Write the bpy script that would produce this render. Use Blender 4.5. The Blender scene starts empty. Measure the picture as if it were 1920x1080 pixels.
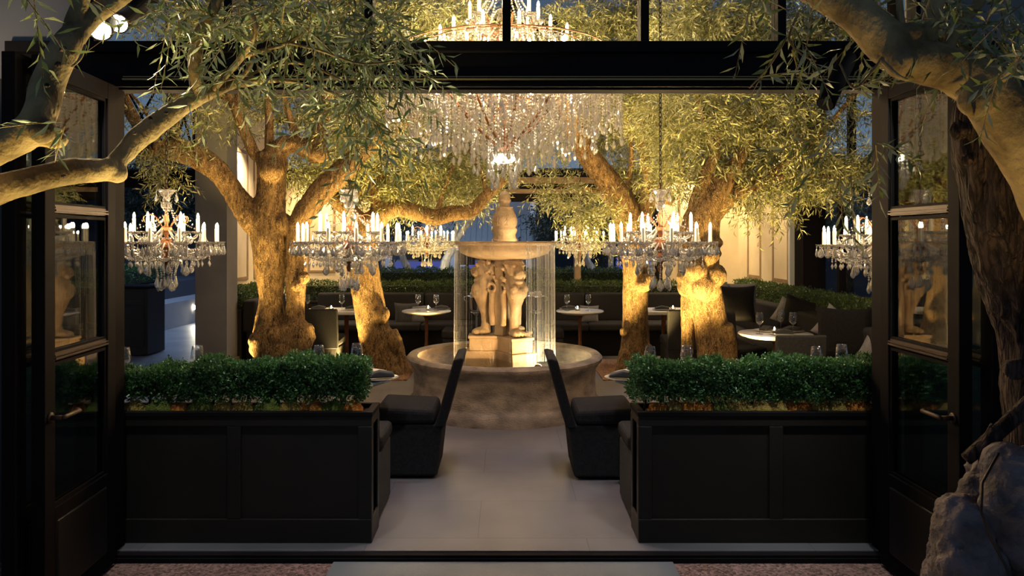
import bpy, math, random
import numpy as np
from mathutils import Vector, Matrix, noise

random.seed(11)
S = bpy.context.scene
COL = S.collection
PI = math.pi
F = 1423.0           # focal length in pixels of the 1920 wide frame
VX, VY = 947.0, 450.0
CAMZ = 1.65


def P(px, py, d):
    """the point seen at pixel (px, py) at depth d"""
    return Vector(((px - VX) / F * d, d, CAMZ - (py - VY) / F * d))


# ------------------------------------------------------------------ camera, view
cam_d = bpy.data.cameras.new('camera')
cam = bpy.data.objects.new('camera', cam_d)
COL.objects.link(cam)
cam.location = (0, 0, CAMZ)
cam.rotation_euler = (PI / 2, 0, 0)
cam_d.sensor_width = 36.0
cam_d.lens = 36.0 * F / 1920.0
cam_d.shift_x = (960 - VX) / 1920.0
cam_d.shift_y = (VY - 540) / 1920.0
cam_d.clip_start = 0.05
cam_d.clip_end = 400
S.camera = cam
S.view_settings.view_transform = 'Standard'
S.view_settings.look = 'None'
S.view_settings.gamma = 1
S.view_settings.use_curve_mapping = False
S.view_settings.exposure = 0.12
cy = S.cycles
cy.use_denoising = True
cy.max_bounces = 10
cy.diffuse_bounces = 3
cy.glossy_bounces = 4
cy.transmission_bounces = 8
cy.transparent_max_bounces = 24
cy.caustics_reflective = False
cy.caustics_refractive = False
cy.sample_clamp_indirect = 4.0
cy.sample_clamp_direct = 0.0
cy.use_light_tree = True


# ------------------------------------------------------------------ materials
def new_mat(name):
    m = bpy.data.materials.new(name)
    m.use_nodes = True
    nt = m.node_tree
    for n in list(nt.nodes):
        nt.nodes.remove(n)
    out = nt.nodes.new('ShaderNodeOutputMaterial')
    return m, nt, out


def N(nt, t, **kw):
    n = nt.nodes.new(t)
    for k, v in kw.items():
        setattr(n, k, v)
    return n


def L(nt, a, ai, b, bi):
    nt.links.new(a.outputs[ai], b.inputs[bi])


def rgba(c):
    return (c[0], c[1], c[2], 1.0)


def pbr(name, col, rough=0.5, metal=0.0, col2=None, nscale=6.0, bump=0.0, bscale=40.0, stretch=(1, 1, 1), spec=0.5, detail=4.0, ramp=(0.35, 0.65), sheen=0.0):
    m, nt, out = new_mat(name)
    b = N(nt, 'ShaderNodeBsdfPrincipled')
    L(nt, b, 'BSDF', out, 'Surface')
    b.inputs['Base Color'].default_value = rgba(col)
    b.inputs['Roughness'].default_value = rough
    b.inputs['Metallic'].default_value = metal
    b.inputs['Specular IOR Level'].default_value = spec
    if sheen:
        b.inputs['Sheen Weight'].default_value = sheen
    if col2 is not None or bump > 0:
        tc = N(nt, 'ShaderNodeTexCoord')
        mp = N(nt, 'ShaderNodeMapping')
        mp.inputs['Scale'].default_value = stretch
        L(nt, tc, 'Object', mp, 'Vector')
    if col2 is not None:
        nz = N(nt, 'ShaderNodeTexNoise')
        nz.inputs['Scale'].default_value = nscale
        nz.inputs['Detail'].default_value = detail
        L(nt, mp, 'Vector', nz, 'Vector')
        cr = N(nt, 'ShaderNodeValToRGB')
        cr.color_ramp.elements[0].position = ramp[0]
        cr.color_ramp.elements[1].position = ramp[1]
        cr.color_ramp.elements[0].color = rgba(col)
        cr.color_ramp.elements[1].color = rgba(col2)
        L(nt, nz, 'Fac', cr, 'Fac')
        L(nt, cr, 'Color', b, 'Base Color')
    if bump > 0:
        n2 = N(nt, 'ShaderNodeTexNoise')
        n2.inputs['Scale'].default_value = bscale
        n2.inputs['Detail'].default_value = 5.0
        L(nt, mp, 'Vector', n2, 'Vector')
        bp = N(nt, 'ShaderNodeBump')
        bp.inputs['Strength'].default_value = bump
        bp.inputs['Distance'].default_value = 0.02
        L(nt, n2, 'Fac', bp, 'Height')
        L(nt, bp, 'Normal', b, 'Normal')
    return m


def bark_mat(name, dark, light, scale=14.0, bump=0.9, zs=0.3):
    m, nt, out = new_mat(name)
    b = N(nt, 'ShaderNodeBsdfPrincipled')
    b.inputs['Roughness'].default_value = 0.85
    b.inputs['Specular IOR Level'].default_value = 0.2
    L(nt, b, 'BSDF', out, 'Surface')
    tc = N(nt, 'ShaderNodeTexCoord')
    mp = N(nt, 'ShaderNodeMapping')
    mp.inputs['Scale'].default_value = (1, 1, zs)
    L(nt, tc, 'Object', mp, 'Vector')
    vo = N(nt, 'ShaderNodeTexVoronoi', feature='DISTANCE_TO_EDGE')
    vo.inputs['Scale'].default_value = scale * 1.6
    nz = N(nt, 'ShaderNodeTexNoise')
    nz.inputs['Scale'].default_value = scale
    nz.inputs['Detail'].default_value = 6
    ad = N(nt, 'ShaderNodeVectorMath', operation='MULTIPLY_ADD')
    L(nt, nz, 'Color', ad, 0)
    ad.inputs[1].default_value = (0.12, 0.12, 0.12)
    L(nt, mp, 'Vector', nz, 'Vector')
    L(nt, mp, 'Vector', ad, 2)
    L(nt, ad, 'Vector', vo, 'Vector')
    mul = N(nt, 'ShaderNodeMath', operation='MULTIPLY_ADD')
    L(nt, vo, 'Distance', mul, 0)
    mul.inputs[1].default_value = 1.6
    L(nt, nz, 'Fac', mul, 2)
    cr = N(nt, 'ShaderNodeValToRGB')
    cr.color_ramp.elements[0].position = 0.4
    cr.color_ramp.elements[1].position = 0.95
    cr.color_ramp.elements[0].color = rgba(dark)
    cr.color_ramp.elements[1].color = rgba(light)
    L(nt, mul, 'Value', cr, 'Fac')
    L(nt, cr, 'Color', b, 'Base Color')
    bp = N(nt, 'ShaderNodeBump')
    bp.inputs['Strength'].default_value = bump
    bp.inputs['Distance'].default_value = 0.015
    L(nt, mul, 'Value', bp, 'Height')
    L(nt, bp, 'Normal', b, 'Normal')
    return m


def leaf_mat(name, top, under, top2=None, rough=0.33, transl=0.18):
    m, nt, out = new_mat(name)
    geo = N(nt, 'ShaderNodeNewGeometry')
    cr = N(nt, 'ShaderNodeValToRGB')
    cr.color_ramp.elements[0].color = rgba(top)
    cr.color_ramp.elements[1].color = rgba(top2 or top)
    L(nt, geo, 'Random Per Island', cr, 'Fac')
    mx = N(nt, 'ShaderNodeMix', data_type='RGBA')
    L(nt, geo, 'Backfacing', mx, 0)
    L(nt, cr, 'Color', mx, 6)
    mx.inputs[7].default_value = rgba(under)
    b = N(nt, 'ShaderNodeBsdfPrincipled')
    b.inputs['Roughness'].default_value = rough
    L(nt, mx, 2, b, 'Base Color')
    tr = N(nt, 'ShaderNodeBsdfTranslucent')
    L(nt, mx, 2, tr, 'Color')
    ms = N(nt, 'ShaderNodeMixShader')
    ms.inputs[0].default_value = transl
    L(nt, b, 'BSDF', ms, 1)
    L(nt, tr, 'BSDF', ms, 2)
    L(nt, ms, 'Shader', out, 'Surface')
    return m


def emit_mat(name, col, strength):
    m, nt, out = new_mat(name)
    e = N(nt, 'ShaderNodeEmission')
    e.inputs['Color'].default_value = rgba(col)
    e.inputs['Strength'].default_value = strength
    L(nt, e, 'Emission', out, 'Surface')
    return m


def thin_glass(name, tint=(0.9, 0.95, 0.95), boost=1.0, base=0.04, rough=0.0, power=4.0):
    m, nt, out = new_mat(name)
    lw = N(nt, 'ShaderNodeLayerWeight')
    lw.inputs['Blend'].default_value = 0.5
    fr = N(nt, 'ShaderNodeMath', operation='POWER')
    L(nt, lw, 'Facing', fr, 0)
    fr.inputs[1].default_value = power
    mu = N(nt, 'ShaderNodeMath', operation='MULTIPLY_ADD')
    L(nt, fr, 'Value', mu, 0)
    mu.inputs[1].default_value = boost
    mu.inputs[2].default_value = base
    mu.use_clamp = True
    t = N(nt, 'ShaderNodeBsdfTransparent')
    t.inputs['Color'].default_value = rgba(tint)
    g = N(nt, 'ShaderNodeBsdfGlossy')
    g.inputs['Roughness'].default_value = rough
    ms = N(nt, 'ShaderNodeMixShader')
    L(nt, mu, 'Value', ms, 0)
    L(nt, t, 'BSDF', ms, 1)
    L(nt, g, 'BSDF', ms, 2)
    L(nt, ms, 'Shader', out, 'Surface')
    return m


def crystal_mat(name, white=0.2):
    m, nt, out = new_mat(name)
    g = N(nt, 'ShaderNodeBsdfGlass')
    g.inputs['IOR'].default_value = 1.55
    g.inputs['Color'].default_value = (1.0, 0.97, 0.93, 1)
    gl = N(nt, 'ShaderNodeBsdfGlossy')
    gl.inputs['Roughness'].default_value = 0.08
    gl.inputs['Color'].default_value = (1, 0.97, 0.92, 1)
    tl = N(nt, 'ShaderNodeBsdfTranslucent')
    tl.inputs['Color'].default_value = (1, 0.97, 0.92, 1)
    df = N(nt, 'ShaderNodeBsdfDiffuse')
    df.inputs['Color'].default_value = (0.95, 0.93, 0.88, 1)
    tr = N(nt, 'ShaderNodeMixShader')
    tr.inputs[0].default_value = 0.5
    L(nt, tl, 'BSDF', tr, 1)
    L(nt, df, 'BSDF', tr, 2)
    m1 = N(nt, 'ShaderNodeMixShader')
    m1.inputs[0].default_value = 0.3
    L(nt, g, 'BSDF', m1, 1)
    L(nt, gl, 'BSDF', m1, 2)
    m2 = N(nt, 'ShaderNodeMixShader')
    m2.inputs[0].default_value = white
    L(nt, m1, 'Shader', m2, 1)
    L(nt, tr, 'Shader', m2, 2)
    L(nt, m2, 'Shader', out, 'Surface')
    return m


def tile_mat(name, c1, c2, joint, sx, sy, rough=0.5, offx=0.0, offy=0.0, bump=0.1):
    m, nt, out = new_mat(name)
    b = N(nt, 'ShaderNodeBsdfPrincipled')
    b.inputs['Roughness'].default_value = rough
    b.inputs['Specular IOR Level'].default_value = 0.4
    L(nt, b, 'BSDF', out, 'Surface')
    tc = N(nt, 'ShaderNodeTexCoord')
    mp = N(nt, 'ShaderNodeMapping')
    mp.inputs['Location'].default_value = (offx, offy, 0)
    L(nt, tc, 'Object', mp, 'Vector')
    br = N(nt, 'ShaderNodeTexBrick')
    br.offset = 0.5
    br.inputs['Scale'].default_value = 1.0
    br.inputs['Brick Width'].default_value = sx
    br.inputs['Row Height'].default_value = sy
    br.inputs['Mortar Size'].default_value = 0.0025
    br.inputs['Mortar Smooth'].default_value = 0.2
    br.inputs['Color1'].default_value = rgba(c1)
    br.inputs['Color2'].default_value = rgba(c2)
    br.inputs['Mortar'].default_value = rgba(joint)
    L(nt, mp, 'Vector', br, 'Vector')
    nz = N(nt, 'ShaderNodeTexNoise')
    nz.inputs['Scale'].default_value = 2.2
    nz.inputs['Detail'].default_value = 6
    L(nt, tc, 'Object', nz, 'Vector')
    mx = N(nt, 'ShaderNodeMix', data_type='RGBA', blend_type='MULTIPLY')
    mx.inputs[0].default_value = 0.55
    L(nt, br, 'Color', mx, 6)
    cr = N(nt, 'ShaderNodeValToRGB')
    cr.color_ramp.elements[0].position = 0.3
    cr.color_ramp.elements[1].position = 0.7
    cr.color_ramp.elements[0].color = (0.6, 0.6, 0.62, 1)
    cr.color_ramp.elements[1].color = (1.1, 1.08, 1.05, 1)
    L(nt, nz, 'Fac', cr, 'Fac')
    L(nt, cr, 'Color', mx, 7)
    L(nt, mx, 2, b, 'Base Color')
    bp = N(nt, 'ShaderNodeBump')
    bp.inputs['Strength'].default_value = bump
    bp.inputs['Distance'].default_value = 0.01
    L(nt, nz, 'Fac', bp, 'Height')
    L(nt, bp, 'Normal', b, 'Normal')
    return m


def gravel_mat(name, c1, c2, scale=90.0):
    m, nt, out = new_mat(name)
    b = N(nt, 'ShaderNodeBsdfPrincipled')
    b.inputs['Roughness'].default_value = 0.9
    L(nt, b, 'BSDF', out, 'Surface')
    tc = N(nt, 'ShaderNodeTexCoord')
    vo = N(nt, 'ShaderNodeTexVoronoi')
    vo.inputs['Scale'].default_value = scale
    L(nt, tc, 'Object', vo, 'Vector')
    sp = N(nt, 'ShaderNodeSeparateColor')
    L(nt, vo, 'Color', sp, 'Color')
    cr = N(nt, 'ShaderNodeValToRGB')
    cr.color_ramp.elements[0].color = rgba(c1)
    cr.color_ramp.elements[1].color = rgba(c2)
    L(nt, sp, 0, cr, 'Fac')
    L(nt, cr, 'Color', b, 'Base Color')
    bp = N(nt, 'ShaderNodeBump')
    bp.invert = True
    bp.inputs['Strength'].default_value = 1.0
    bp.inputs['Distance'].default_value = 0.012
    L(nt, vo, 'Distance', bp, 'Height')
    L(nt, bp, 'Normal', b, 'Normal')
    return m


def water_mat(name):
    m, nt, out = new_mat(name)
    tc = N(nt, 'ShaderNodeTexCoord')
    nz = N(nt, 'ShaderNodeTexNoise')
    nz.inputs['Scale'].default_value = 14
    nz.inputs['Detail'].default_value = 3
    L(nt, tc, 'Object', nz, 'Vector')
    bp = N(nt, 'ShaderNodeBump')
    bp.inputs['Strength'].default_value = 0.35
    bp.inputs['Distance'].default_value = 0.03
    L(nt, nz, 'Fac', bp, 'Height')
    fr = N(nt, 'ShaderNodeFresnel')
    fr.inputs['IOR'].default_value = 1.33
    L(nt, bp, 'Normal', fr, 'Normal')
    t = N(nt, 'ShaderNodeBsdfTransparent')
    t.inputs['Color'].default_value = (0.85, 0.9, 0.85, 1)
    g = N(nt, 'ShaderNodeBsdfGlossy')
    g.inputs['Roughness'].default_value = 0.03
    L(nt, bp, 'Normal', g, 'Normal')
    ms = N(nt, 'ShaderNodeMixShader')
    L(nt, fr, 'Fac', ms, 0)
    L(nt, t, 'BSDF', ms, 1)
    L(nt, g, 'BSDF', ms, 2)
    L(nt, ms, 'Shader', out, 'Surface')
    return m


def fall_mat(name):
    m, nt, out = new_mat(name)
    t = N(nt, 'ShaderNodeBsdfTransparent')
    g = N(nt, 'ShaderNodeBsdfGlossy')
    g.inputs['Roughness'].default_value = 0.25
    tr = N(nt, 'ShaderNodeBsdfTranslucent')
    tr.inputs['Color'].default_value = (0.95, 0.95, 0.92, 1)
    m1 = N(nt, 'ShaderNodeMixShader')
    m1.inputs[0].default_value = 0.5
    L(nt, g, 'BSDF', m1, 1)
    L(nt, tr, 'BSDF', m1, 2)
    m2 = N(nt, 'ShaderNodeMixShader')
    m2.inputs[0].default_value = 0.22
    L(nt, t, 'BSDF', m2, 1)
    L(nt, m1, 'Shader', m2, 2)
    L(nt, m2, 'Shader', out, 'Surface')
    return m


M = {}
M['black'] = pbr('black_paint', (0.018, 0.015, 0.013), 0.45, 0.0, (0.023, 0.019, 0.016), 3.0, spec=0.25)
M['steel'] = pbr('dark_steel', (0.011, 0.0095, 0.010), 0.7, 0.0, (0.015, 0.012, 0.012), 2.0, spec=0.03)
M['bronze'] = pbr('bronze_edge', (0.05, 0.026, 0.015), 0.6, 0.3)
M['bronze_line'] = pbr('bronze_strip', (0.42, 0.28, 0.11), 0.45, 0.3)  # lighter than the plain bronze: candlelight caught on the strip is painted in
M['iron'] = pbr('rusty_iron', (0.12, 0.045, 0.02), 0.55, 0.5, (0.2, 0.08, 0.03), 20.0)
M['chain'] = pbr('dark_chain', (0.03, 0.022, 0.018), 0.5, 0.7)
M['floor'] = tile_mat('grey_stone_floor', (0.155, 0.147, 0.158), (0.172, 0.16, 0.17), (0.095, 0.09, 0.095), 1.2, 0.6, 0.5, 0.15, 0.0)
M['patio'] = tile_mat('patio_slabs', (0.25, 0.26, 0.28), (0.28, 0.29, 0.31), (0.08, 0.08, 0.09), 2.4, 0.45, 0.45)
M['paver'] = pbr('bluestone_paver', (0.16, 0.175, 0.185), 0.6, 0, (0.2, 0.21, 0.215), 3.0, 0.1, 60)
M['gravel'] = gravel_mat('pink_gravel', (0.11, 0.06, 0.045), (0.46, 0.27, 0.21), 75)
M['gravel_in'] = gravel_mat('orange_gravel', (0.12, 0.06, 0.03), (0.42, 0.22, 0.11), 60)
M['ground'] = pbr('asphalt_ground', (0.05, 0.05, 0.055), 0.8, 0, (0.08, 0.08, 0.085), 4.0)
M['plaster'] = pbr('beige_plaster', (0.60, 0.49, 0.32), 0.75, 0, (0.67, 0.56, 0.38), 3.0, 0.06, 30)
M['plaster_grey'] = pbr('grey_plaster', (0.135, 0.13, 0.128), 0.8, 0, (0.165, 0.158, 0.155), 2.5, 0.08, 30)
M['frame_wood'] = pbr('panel_moulding', (0.2, 0.13, 0.07), 0.5, 0, (0.26, 0.17, 0.09), 10)
M['stone'] = pbr('fountain_limestone', (0.2, 0.13, 0.072), 0.75, 0, (0.42, 0.3, 0.18), 5.0, 0.35, 45, ramp=(0.3, 0.7))
M['stone_pool'] = pbr('weathered_pool_stone', (0.11, 0.085, 0.068), 0.7, 0, (0.34, 0.27, 0.21), 4.5, 0.5, 45, stretch=(1, 1, 2.0), ramp=(0.34, 0.66), detail=9)
M['fabric'] = pbr('charcoal_fabric', (0.02, 0.019, 0.021), 0.95, 0, (0.028, 0.027, 0.029), 60, 0.3, 350, spec=0.1)
M['fabric_grey'] = pbr('grey_fabric', (0.04, 0.04, 0.043), 0.95, 0, (0.055, 0.055, 0.058), 60, 0.3, 350, spec=0.1)
M['fabric_dark'] = pbr('black_fabric', (0.009, 0.008, 0.009), 0.95, 0, (0.014, 0.013, 0.014), 60, 0.3, 350, spec=0.1)
M['fabric_pale'] = pbr('pale_cushion_fabric', (0.13, 0.125, 0.14), 0.9, 0, (0.16, 0.155, 0.17), 60, 0.2, 300)
M['marble'] = pbr('white_marble', (0.78, 0.74, 0.68), 0.3, 0, (0.6, 0.57, 0.53), 5.0, ramp=(0.45, 0.75))
M['napkin'] = pbr('charcoal_napkin', (0.04, 0.04, 0.043), 0.9)
M['plate'] = pbr('stoneware_plate', (0.22, 0.2, 0.19), 0.35)
M['plate_white'] = pbr('white_plate', (0.7, 0.68, 0.64), 0.3)
M['brass'] = pbr('aged_brass', (0.3, 0.18, 0.08), 0.35, 1.0)
M['silver'] = pbr('silver_metal', (0.7, 0.7, 0.7), 0.15, 1.0)
M['glass_pane'] = thin_glass('window_glass', (0.8, 0.86, 0.83), 1.0, 0.07, 0.0, 2.6)
M['glass_clear'] = thin_glass('clear_pane', (0.95, 0.97, 0.97), 0.35, 0.0)
M['wine'] = thin_glass('wine_glass', (0.97, 0.98, 0.98), 1.0, 0.1, 0.05, 2.0)
M['crystal'] = crystal_mat('cut_crystal', 0.24)
M['crystal_clear'] = crystal_mat('clear_cut_crystal', 0.12)
M['crystal2'] = crystal_mat('cut_crystal_strand', 0.34)
M['candle'] = pbr('ivory_candle_sleeve', (0.85, 0.78, 0.62), 0.5)
M['flame'] = emit_mat('candle_bulb', (1.0, 0.70, 0.36), 950.0)
M['flame_big'] = emit_mat('candle_bulb_large', (1.0, 0.70, 0.36), 1350.0)
M['lampface'] = emit_mat('lamp_face', (1.0, 0.86, 0.6), 25.0)
M['tealight'] = emit_mat('tealight_flame', (1.0, 0.62, 0.25), 90.0)
M['bowl_glow'] = emit_mat('lit_bowl', (1.0, 0.85, 0.6), 8.0)
M['bark'] = bark_mat('olive_bark', (0.045, 0.026, 0.012), (0.36, 0.225, 0.10), 30, 1.0)
M['bark_smooth'] = pbr('smooth_olive_bark', (0.11, 0.075, 0.035), 0.8, 0, (0.36, 0.265, 0.13), 7.0, 0.6, 55, stretch=(1, 1, 0.6), spec=0.2, detail=7, ramp=(0.36, 0.62))
M['bark_dark'] = bark_mat('dark_rough_bark', (0.008, 0.006, 0.005), (0.085, 0.055, 0.045), 20, 1.0, 0.16)
M['bark_pale'] = bark_mat('pale_garden_bark', (0.3, 0.27, 0.22), (0.6, 0.54, 0.45), 8, 0.4)
M['burl'] = pbr('grey_burl', (0.06, 0.046, 0.042), 0.85, 0, (0.25, 0.2, 0.195), 9, 0.9, 30, ramp=(0.3, 0.7))
M['olive'] = leaf_mat('olive_leaf', (0.05, 0.065, 0.015), (0.26, 0.26, 0.15), (0.24, 0.23, 0.07))
M['olive_near'] = leaf_mat('olive_leaf_near', (0.07, 0.11, 0.04), (0.24, 0.28, 0.19), (0.16, 0.2, 0.08))
M['box'] = leaf_mat('boxwood_leaf', (0.012, 0.05, 0.012), (0.06, 0.14, 0.05), (0.10, 0.22, 0.05), 0.3, 0.2)
M['box_far'] = leaf_mat('boxwood_leaf_far', (0.02, 0.045, 0.008), (0.05, 0.08, 0.02), (0.085, 0.13, 0.025), 0.3, 0.15)
M['hedge_core'] = pbr('hedge_twigs', (0.01, 0.014, 0.006), 0.9)
M['dark_leaf'] = leaf_mat('garden_leaf', (0.02, 0.035, 0.03), (0.05, 0.07, 0.06), (0.06, 0.08, 0.06), 0.35, 0.2)
M['moss_g'] = pbr('green_moss', (0.08, 0.11, 0.015), 0.95, 0, (0.22, 0.24, 0.03), 30, 1.0, 160)
M['moss_o'] = pbr('orange_moss', (0.42, 0.11, 0.012), 0.95, 0, (0.8, 0.3, 0.04), 30, 1.0, 160)
M['moss_y'] = pbr('ochre_moss', (0.3, 0.17, 0.03), 0.95, 0, (0.55, 0.37, 0.08), 30, 1.0, 160)
M['soil'] = pbr('dark_soil', (0.02, 0.012, 0.008), 0.95, 0, (0.05, 0.03, 0.015), 20, 0.8, 60)
M['water'] = water_mat('pool_water')
M['fall'] = fall_mat('falling_water')
M['siding'] = tile_mat('grey_siding', (0.3, 0.33, 0.36), (0.32, 0.35, 0.38), (0.2, 0.22, 0.25), 60.0, 0.2, 0.7)
M['roof_metal'] = pbr('roof_sheet', (0.23, 0.27, 0.3), 0.5, 0.2, (0.26, 0.3, 0.33), 8, 0.4, 30, stretch=(8, 0.1, 1))
M['white_trim'] = pbr('white_trim_paint', (0.6, 0.62, 0.65), 0.6)
M['storefront'] = emit_mat('lit_shop_window', (0.16, 0.2, 0.75), 0.35)
M['storefront_g'] = emit_mat('lit_shop_window_green', (0.2, 0.5, 0.45), 0.35)
M['concrete'] = pbr('patio_concrete', (0.28, 0.28, 0.3), 0.8, 0, (0.33, 0.33, 0.35), 2, 0.05, 40)
M['wall_blue'] = pbr('slate_wall', (0.06, 0.065, 0.085), 0.8)
M['lattice'] = pbr('painted_lattice', (0.12, 0.16, 0.2), 0.6)
M['wall_dark'] = pbr('dark_panel', (0.02, 0.017, 0.016), 0.5)


# ------------------------------------------------------------------ mesh helpers
class MB:
    def __init__(self):
        self.v, self.f = [], []

    def add(self, vs, fs):
        b = len(self.v)
        self.v.extend(tuple(x) for x in vs)
        self.f.extend(tuple(b + i for i in q) for q in fs)
        return self

    def box(self, x0, x1, y0, y1, z0, z1):
        vs = [(x, y, z) for z in (z0, z1) for y in (y0, y1) for x in (x0, x1)]
        return self.add(vs, [(0, 2, 3, 1), (4, 5, 7, 6), (0, 1, 5, 4), (2, 6, 7, 3), (0, 4, 6, 2), (1, 3, 7, 5)])

    def prism(self, pts, y0, y1):
        """polygon in XZ (counter-clockwise seen from -y), extruded along y"""
        n = len(pts)
        vs = [(p[0], y0, p[1]) for p in pts] + [(p[0], y1, p[1]) for p in pts]
        fs = [tuple(range(n)), tuple(range(2 * n - 1, n - 1, -1))]
        fs += [(i + n, (i + 1) % n + n, (i + 1) % n, i) for i in range(n)]
        return self.add(vs, fs)

    def tube(self, path, rad, seg=10, cap=True, wob=0.0):
        path = [Vector(p) for p in path]
        n = len(path)
        if not hasattr(rad, '__len__'):
            rad = [rad] * n
        up = Vector((0.13, 0.31, 0.94))
        vs, fs = [], []
        prev = None
        for i, p in enumerate(path):
            t = path[min(i + 1, n - 1)] - path[max(i - 1, 0)]
            if t.length < 1e-9:
                t = Vector((0, 0, 1))
            t.normalize()
            if prev is None:
                a = t.cross(up)
                if a.length < 0.1:
                    a = t.cross(Vector((1, 0, 0)))
            else:
                a = prev - t * prev.dot(t)
            a.normalize()
            prev = a
            b = t.cross(a)
            for k in range(seg):
                an = 2 * PI * k / seg
                r = rad[i]
                if wob:
                    r *= 1 + wob * noise.noise(p * 3 + Vector((math.cos(an) * 2, math.sin(an) * 2, 0)))
                vs.append(p + (a * math.cos(an) + b * math.sin(an)) * r)
        for i in range(n - 1):
            for k in range(seg):
                k2 = (k + 1) % seg
                fs.append((i * seg + k, i * seg + k2, (i + 1) * seg + k2, (i + 1) * seg + k))
        if cap:
            fs.append(tuple(range(seg - 1, -1, -1)))
            fs.append(tuple((n - 1) * seg + k for k in range(seg)))
        return self.add(vs, fs)

    def lathe(self, prof, seg=32, c=(0, 0, 0), a0=0.0):
        n = len(prof)
        vs, fs = [], []
        for (r, z) in prof:
            for k in range(seg):
                an = a0 + 2 * PI * k / seg
                vs.append((c[0] + r * math.cos(an), c[1] + r * math.sin(an), c[2] + z))
        for i in range(n - 1):
            for k in range(seg):
                k2 = (k + 1) % seg
                fs.append((i * seg + k, i * seg + k2, (i + 1) * seg + k2, (i + 1) * seg + k))
        fs.append(tuple(range(seg - 1, -1, -1)))
        fs.append(tuple((n - 1) * seg + k for k in range(seg)))
        return self.add(vs, fs)

    def blob(self, c, r, rot=None, seg=14, rings=9):
        if not hasattr(r, '__len__'):
            r = (r, r, r)
        vs, fs = [], []
        c = Vector(c)
        for i in range(1, rings):
            th = PI * i / rings
            for k in range(seg):
                ph = 2 * PI * k / seg
                q = Vector((r[0] * math.sin(th) * math.cos(ph), r[1] * math.sin(th) * math.sin(ph), r[2] * math.cos(th)))
                if rot is not None:
                    q = rot @ q
                vs.append(c + q)
        t, b = Vector((0, 0, r[2])), Vector((0, 0, -r[2]))
        if rot is not None:
            t, b = rot @ t, rot @ b
        vs += [c + t, c + b]
        ti, bi = len(vs) - 2, len(vs) - 1
        for i in range(rings - 2):
            for k in range(seg):
                k2 = (k + 1) % seg
                fs.append((i * seg + k, (i + 1) * seg + k, (i + 1) * seg + k2, i * seg + k2))
        for k in range(seg):
            k2 = (k + 1) % seg
            fs.append((ti, k, k2))
            fs.append((bi, (rings - 2) * seg + k2, (rings - 2) * seg + k))
        return self.add(vs, fs)

    def mesh(self, name, mat, smooth=False):
        me = bpy.data.meshes.new(name)
        me.from_pydata(self.v, [], self.f)
        if mat is not None:
            me.materials.append(mat)
        if smooth:
            me.polygons.foreach_set('use_smooth', [True] * len(me.polygons))
        me.update()
        return me

    def build(self, name, mat, parent=None, smooth=False, bevel=0.0, loc=None, rot=None, sub=0):
        return obj(name, self.mesh(name, mat, smooth), parent, bevel, loc, rot, sub)


def obj(name, me, parent=None, bevel=0.0, loc=None, rot=None, sub=0):
    o = bpy.data.objects.new(name, me)
    COL.objects.link(o)
    if parent is not None:
        o.parent = parent
    if loc is not None:
        o.location = loc
    if rot is not None:
        o.rotation_euler = rot
    if bevel:
        b = o.modifiers.new('bevel', 'BEVEL')
        b.width = bevel
        b.segments = 3
        b.limit_method = 'ANGLE'
        b.angle_limit = math.radians(40)
        b.harden_normals = False
    if sub:
        s = o.modifiers.new('sub', 'SUBSURF')
        s.levels = s.render_levels = sub
    return o


def tag(o, label, cat, group=None, kind=None):
    o['label'] = label
    o['category'] = cat
    if group:
        o['group'] = group
    if kind:
        o['kind'] = kind
    return o


def empty(name, loc=(0, 0, 0), rz=0.0, label=None, cat=None, group=None):
    o = bpy.data.objects.new(name, None)
    COL.objects.link(o)
    o.location = loc
    o.rotation_euler = (0, 0, rz)
    if label:
        tag(o, label, cat, group)
    return o


def struct(o):
    o['kind'] = 'structure'
    return o


def copy_tree(o, parent=None):
    c = o.copy()
    COL.objects.link(c)
    if parent is not None:
        c.parent = parent
    for ch in list(o.children):
        copy_tree(ch, c)
    return c


def smooth_path(pts, sub=5):
    """Catmull-Rom through points that carry (Vector, radius)"""
    out = []
    n = len(pts)
    for i in range(n - 1):
        p0, p1, p2, p3 = pts[max(i - 1, 0)], pts[i], pts[i + 1], pts[min(i + 2, n - 1)]
        for s in range(sub):
            t = s / sub
            a = [0.5 * ((2 * p1[0]) + (p2[0] - p0[0]) * t + (2 * p0[0] - 5 * p1[0] + 4 * p2[0] - p3[0]) * t * t + (3 * p1[0] - p0[0] - 3 * p2[0] + p3[0]) * t ** 3)]
            r = p1[1] + (p2[1] - p1[1]) * t
            out.append((a[0], r))
    out.append(pts[-1])
    return [o[0] for o in out], [o[1] for o in out]


def np_mesh(name, verts, faces_n, idx, mat, smooth=False):
    """verts (V,3); idx flat loop indices; all faces have faces_n corners"""
    me = bpy.data.meshes.new(name)
    nv, nl = len(verts), len(idx)
    nf = nl // faces_n
    me.vertices.add(nv)
    me.vertices.foreach_set('co', np.asarray(verts, dtype=np.float32).ravel())
    me.loops.add(nl)
    me.loops.foreach_set('vertex_index', np.asarray(idx, dtype=np.int32))
    me.polygons.add(nf)
    me.polygons.foreach_set('loop_start', np.arange(0, nl, faces_n, dtype=np.int32))
    me.materials.append(mat)
    me.update(calc_edges=True)
    if smooth:
        me.polygons.foreach_set('use_smooth', [True] * nf)
    return me


def unit(a):
    return a / (np.linalg.norm(a, axis=-1, keepdims=True) + 1e-9)


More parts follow.
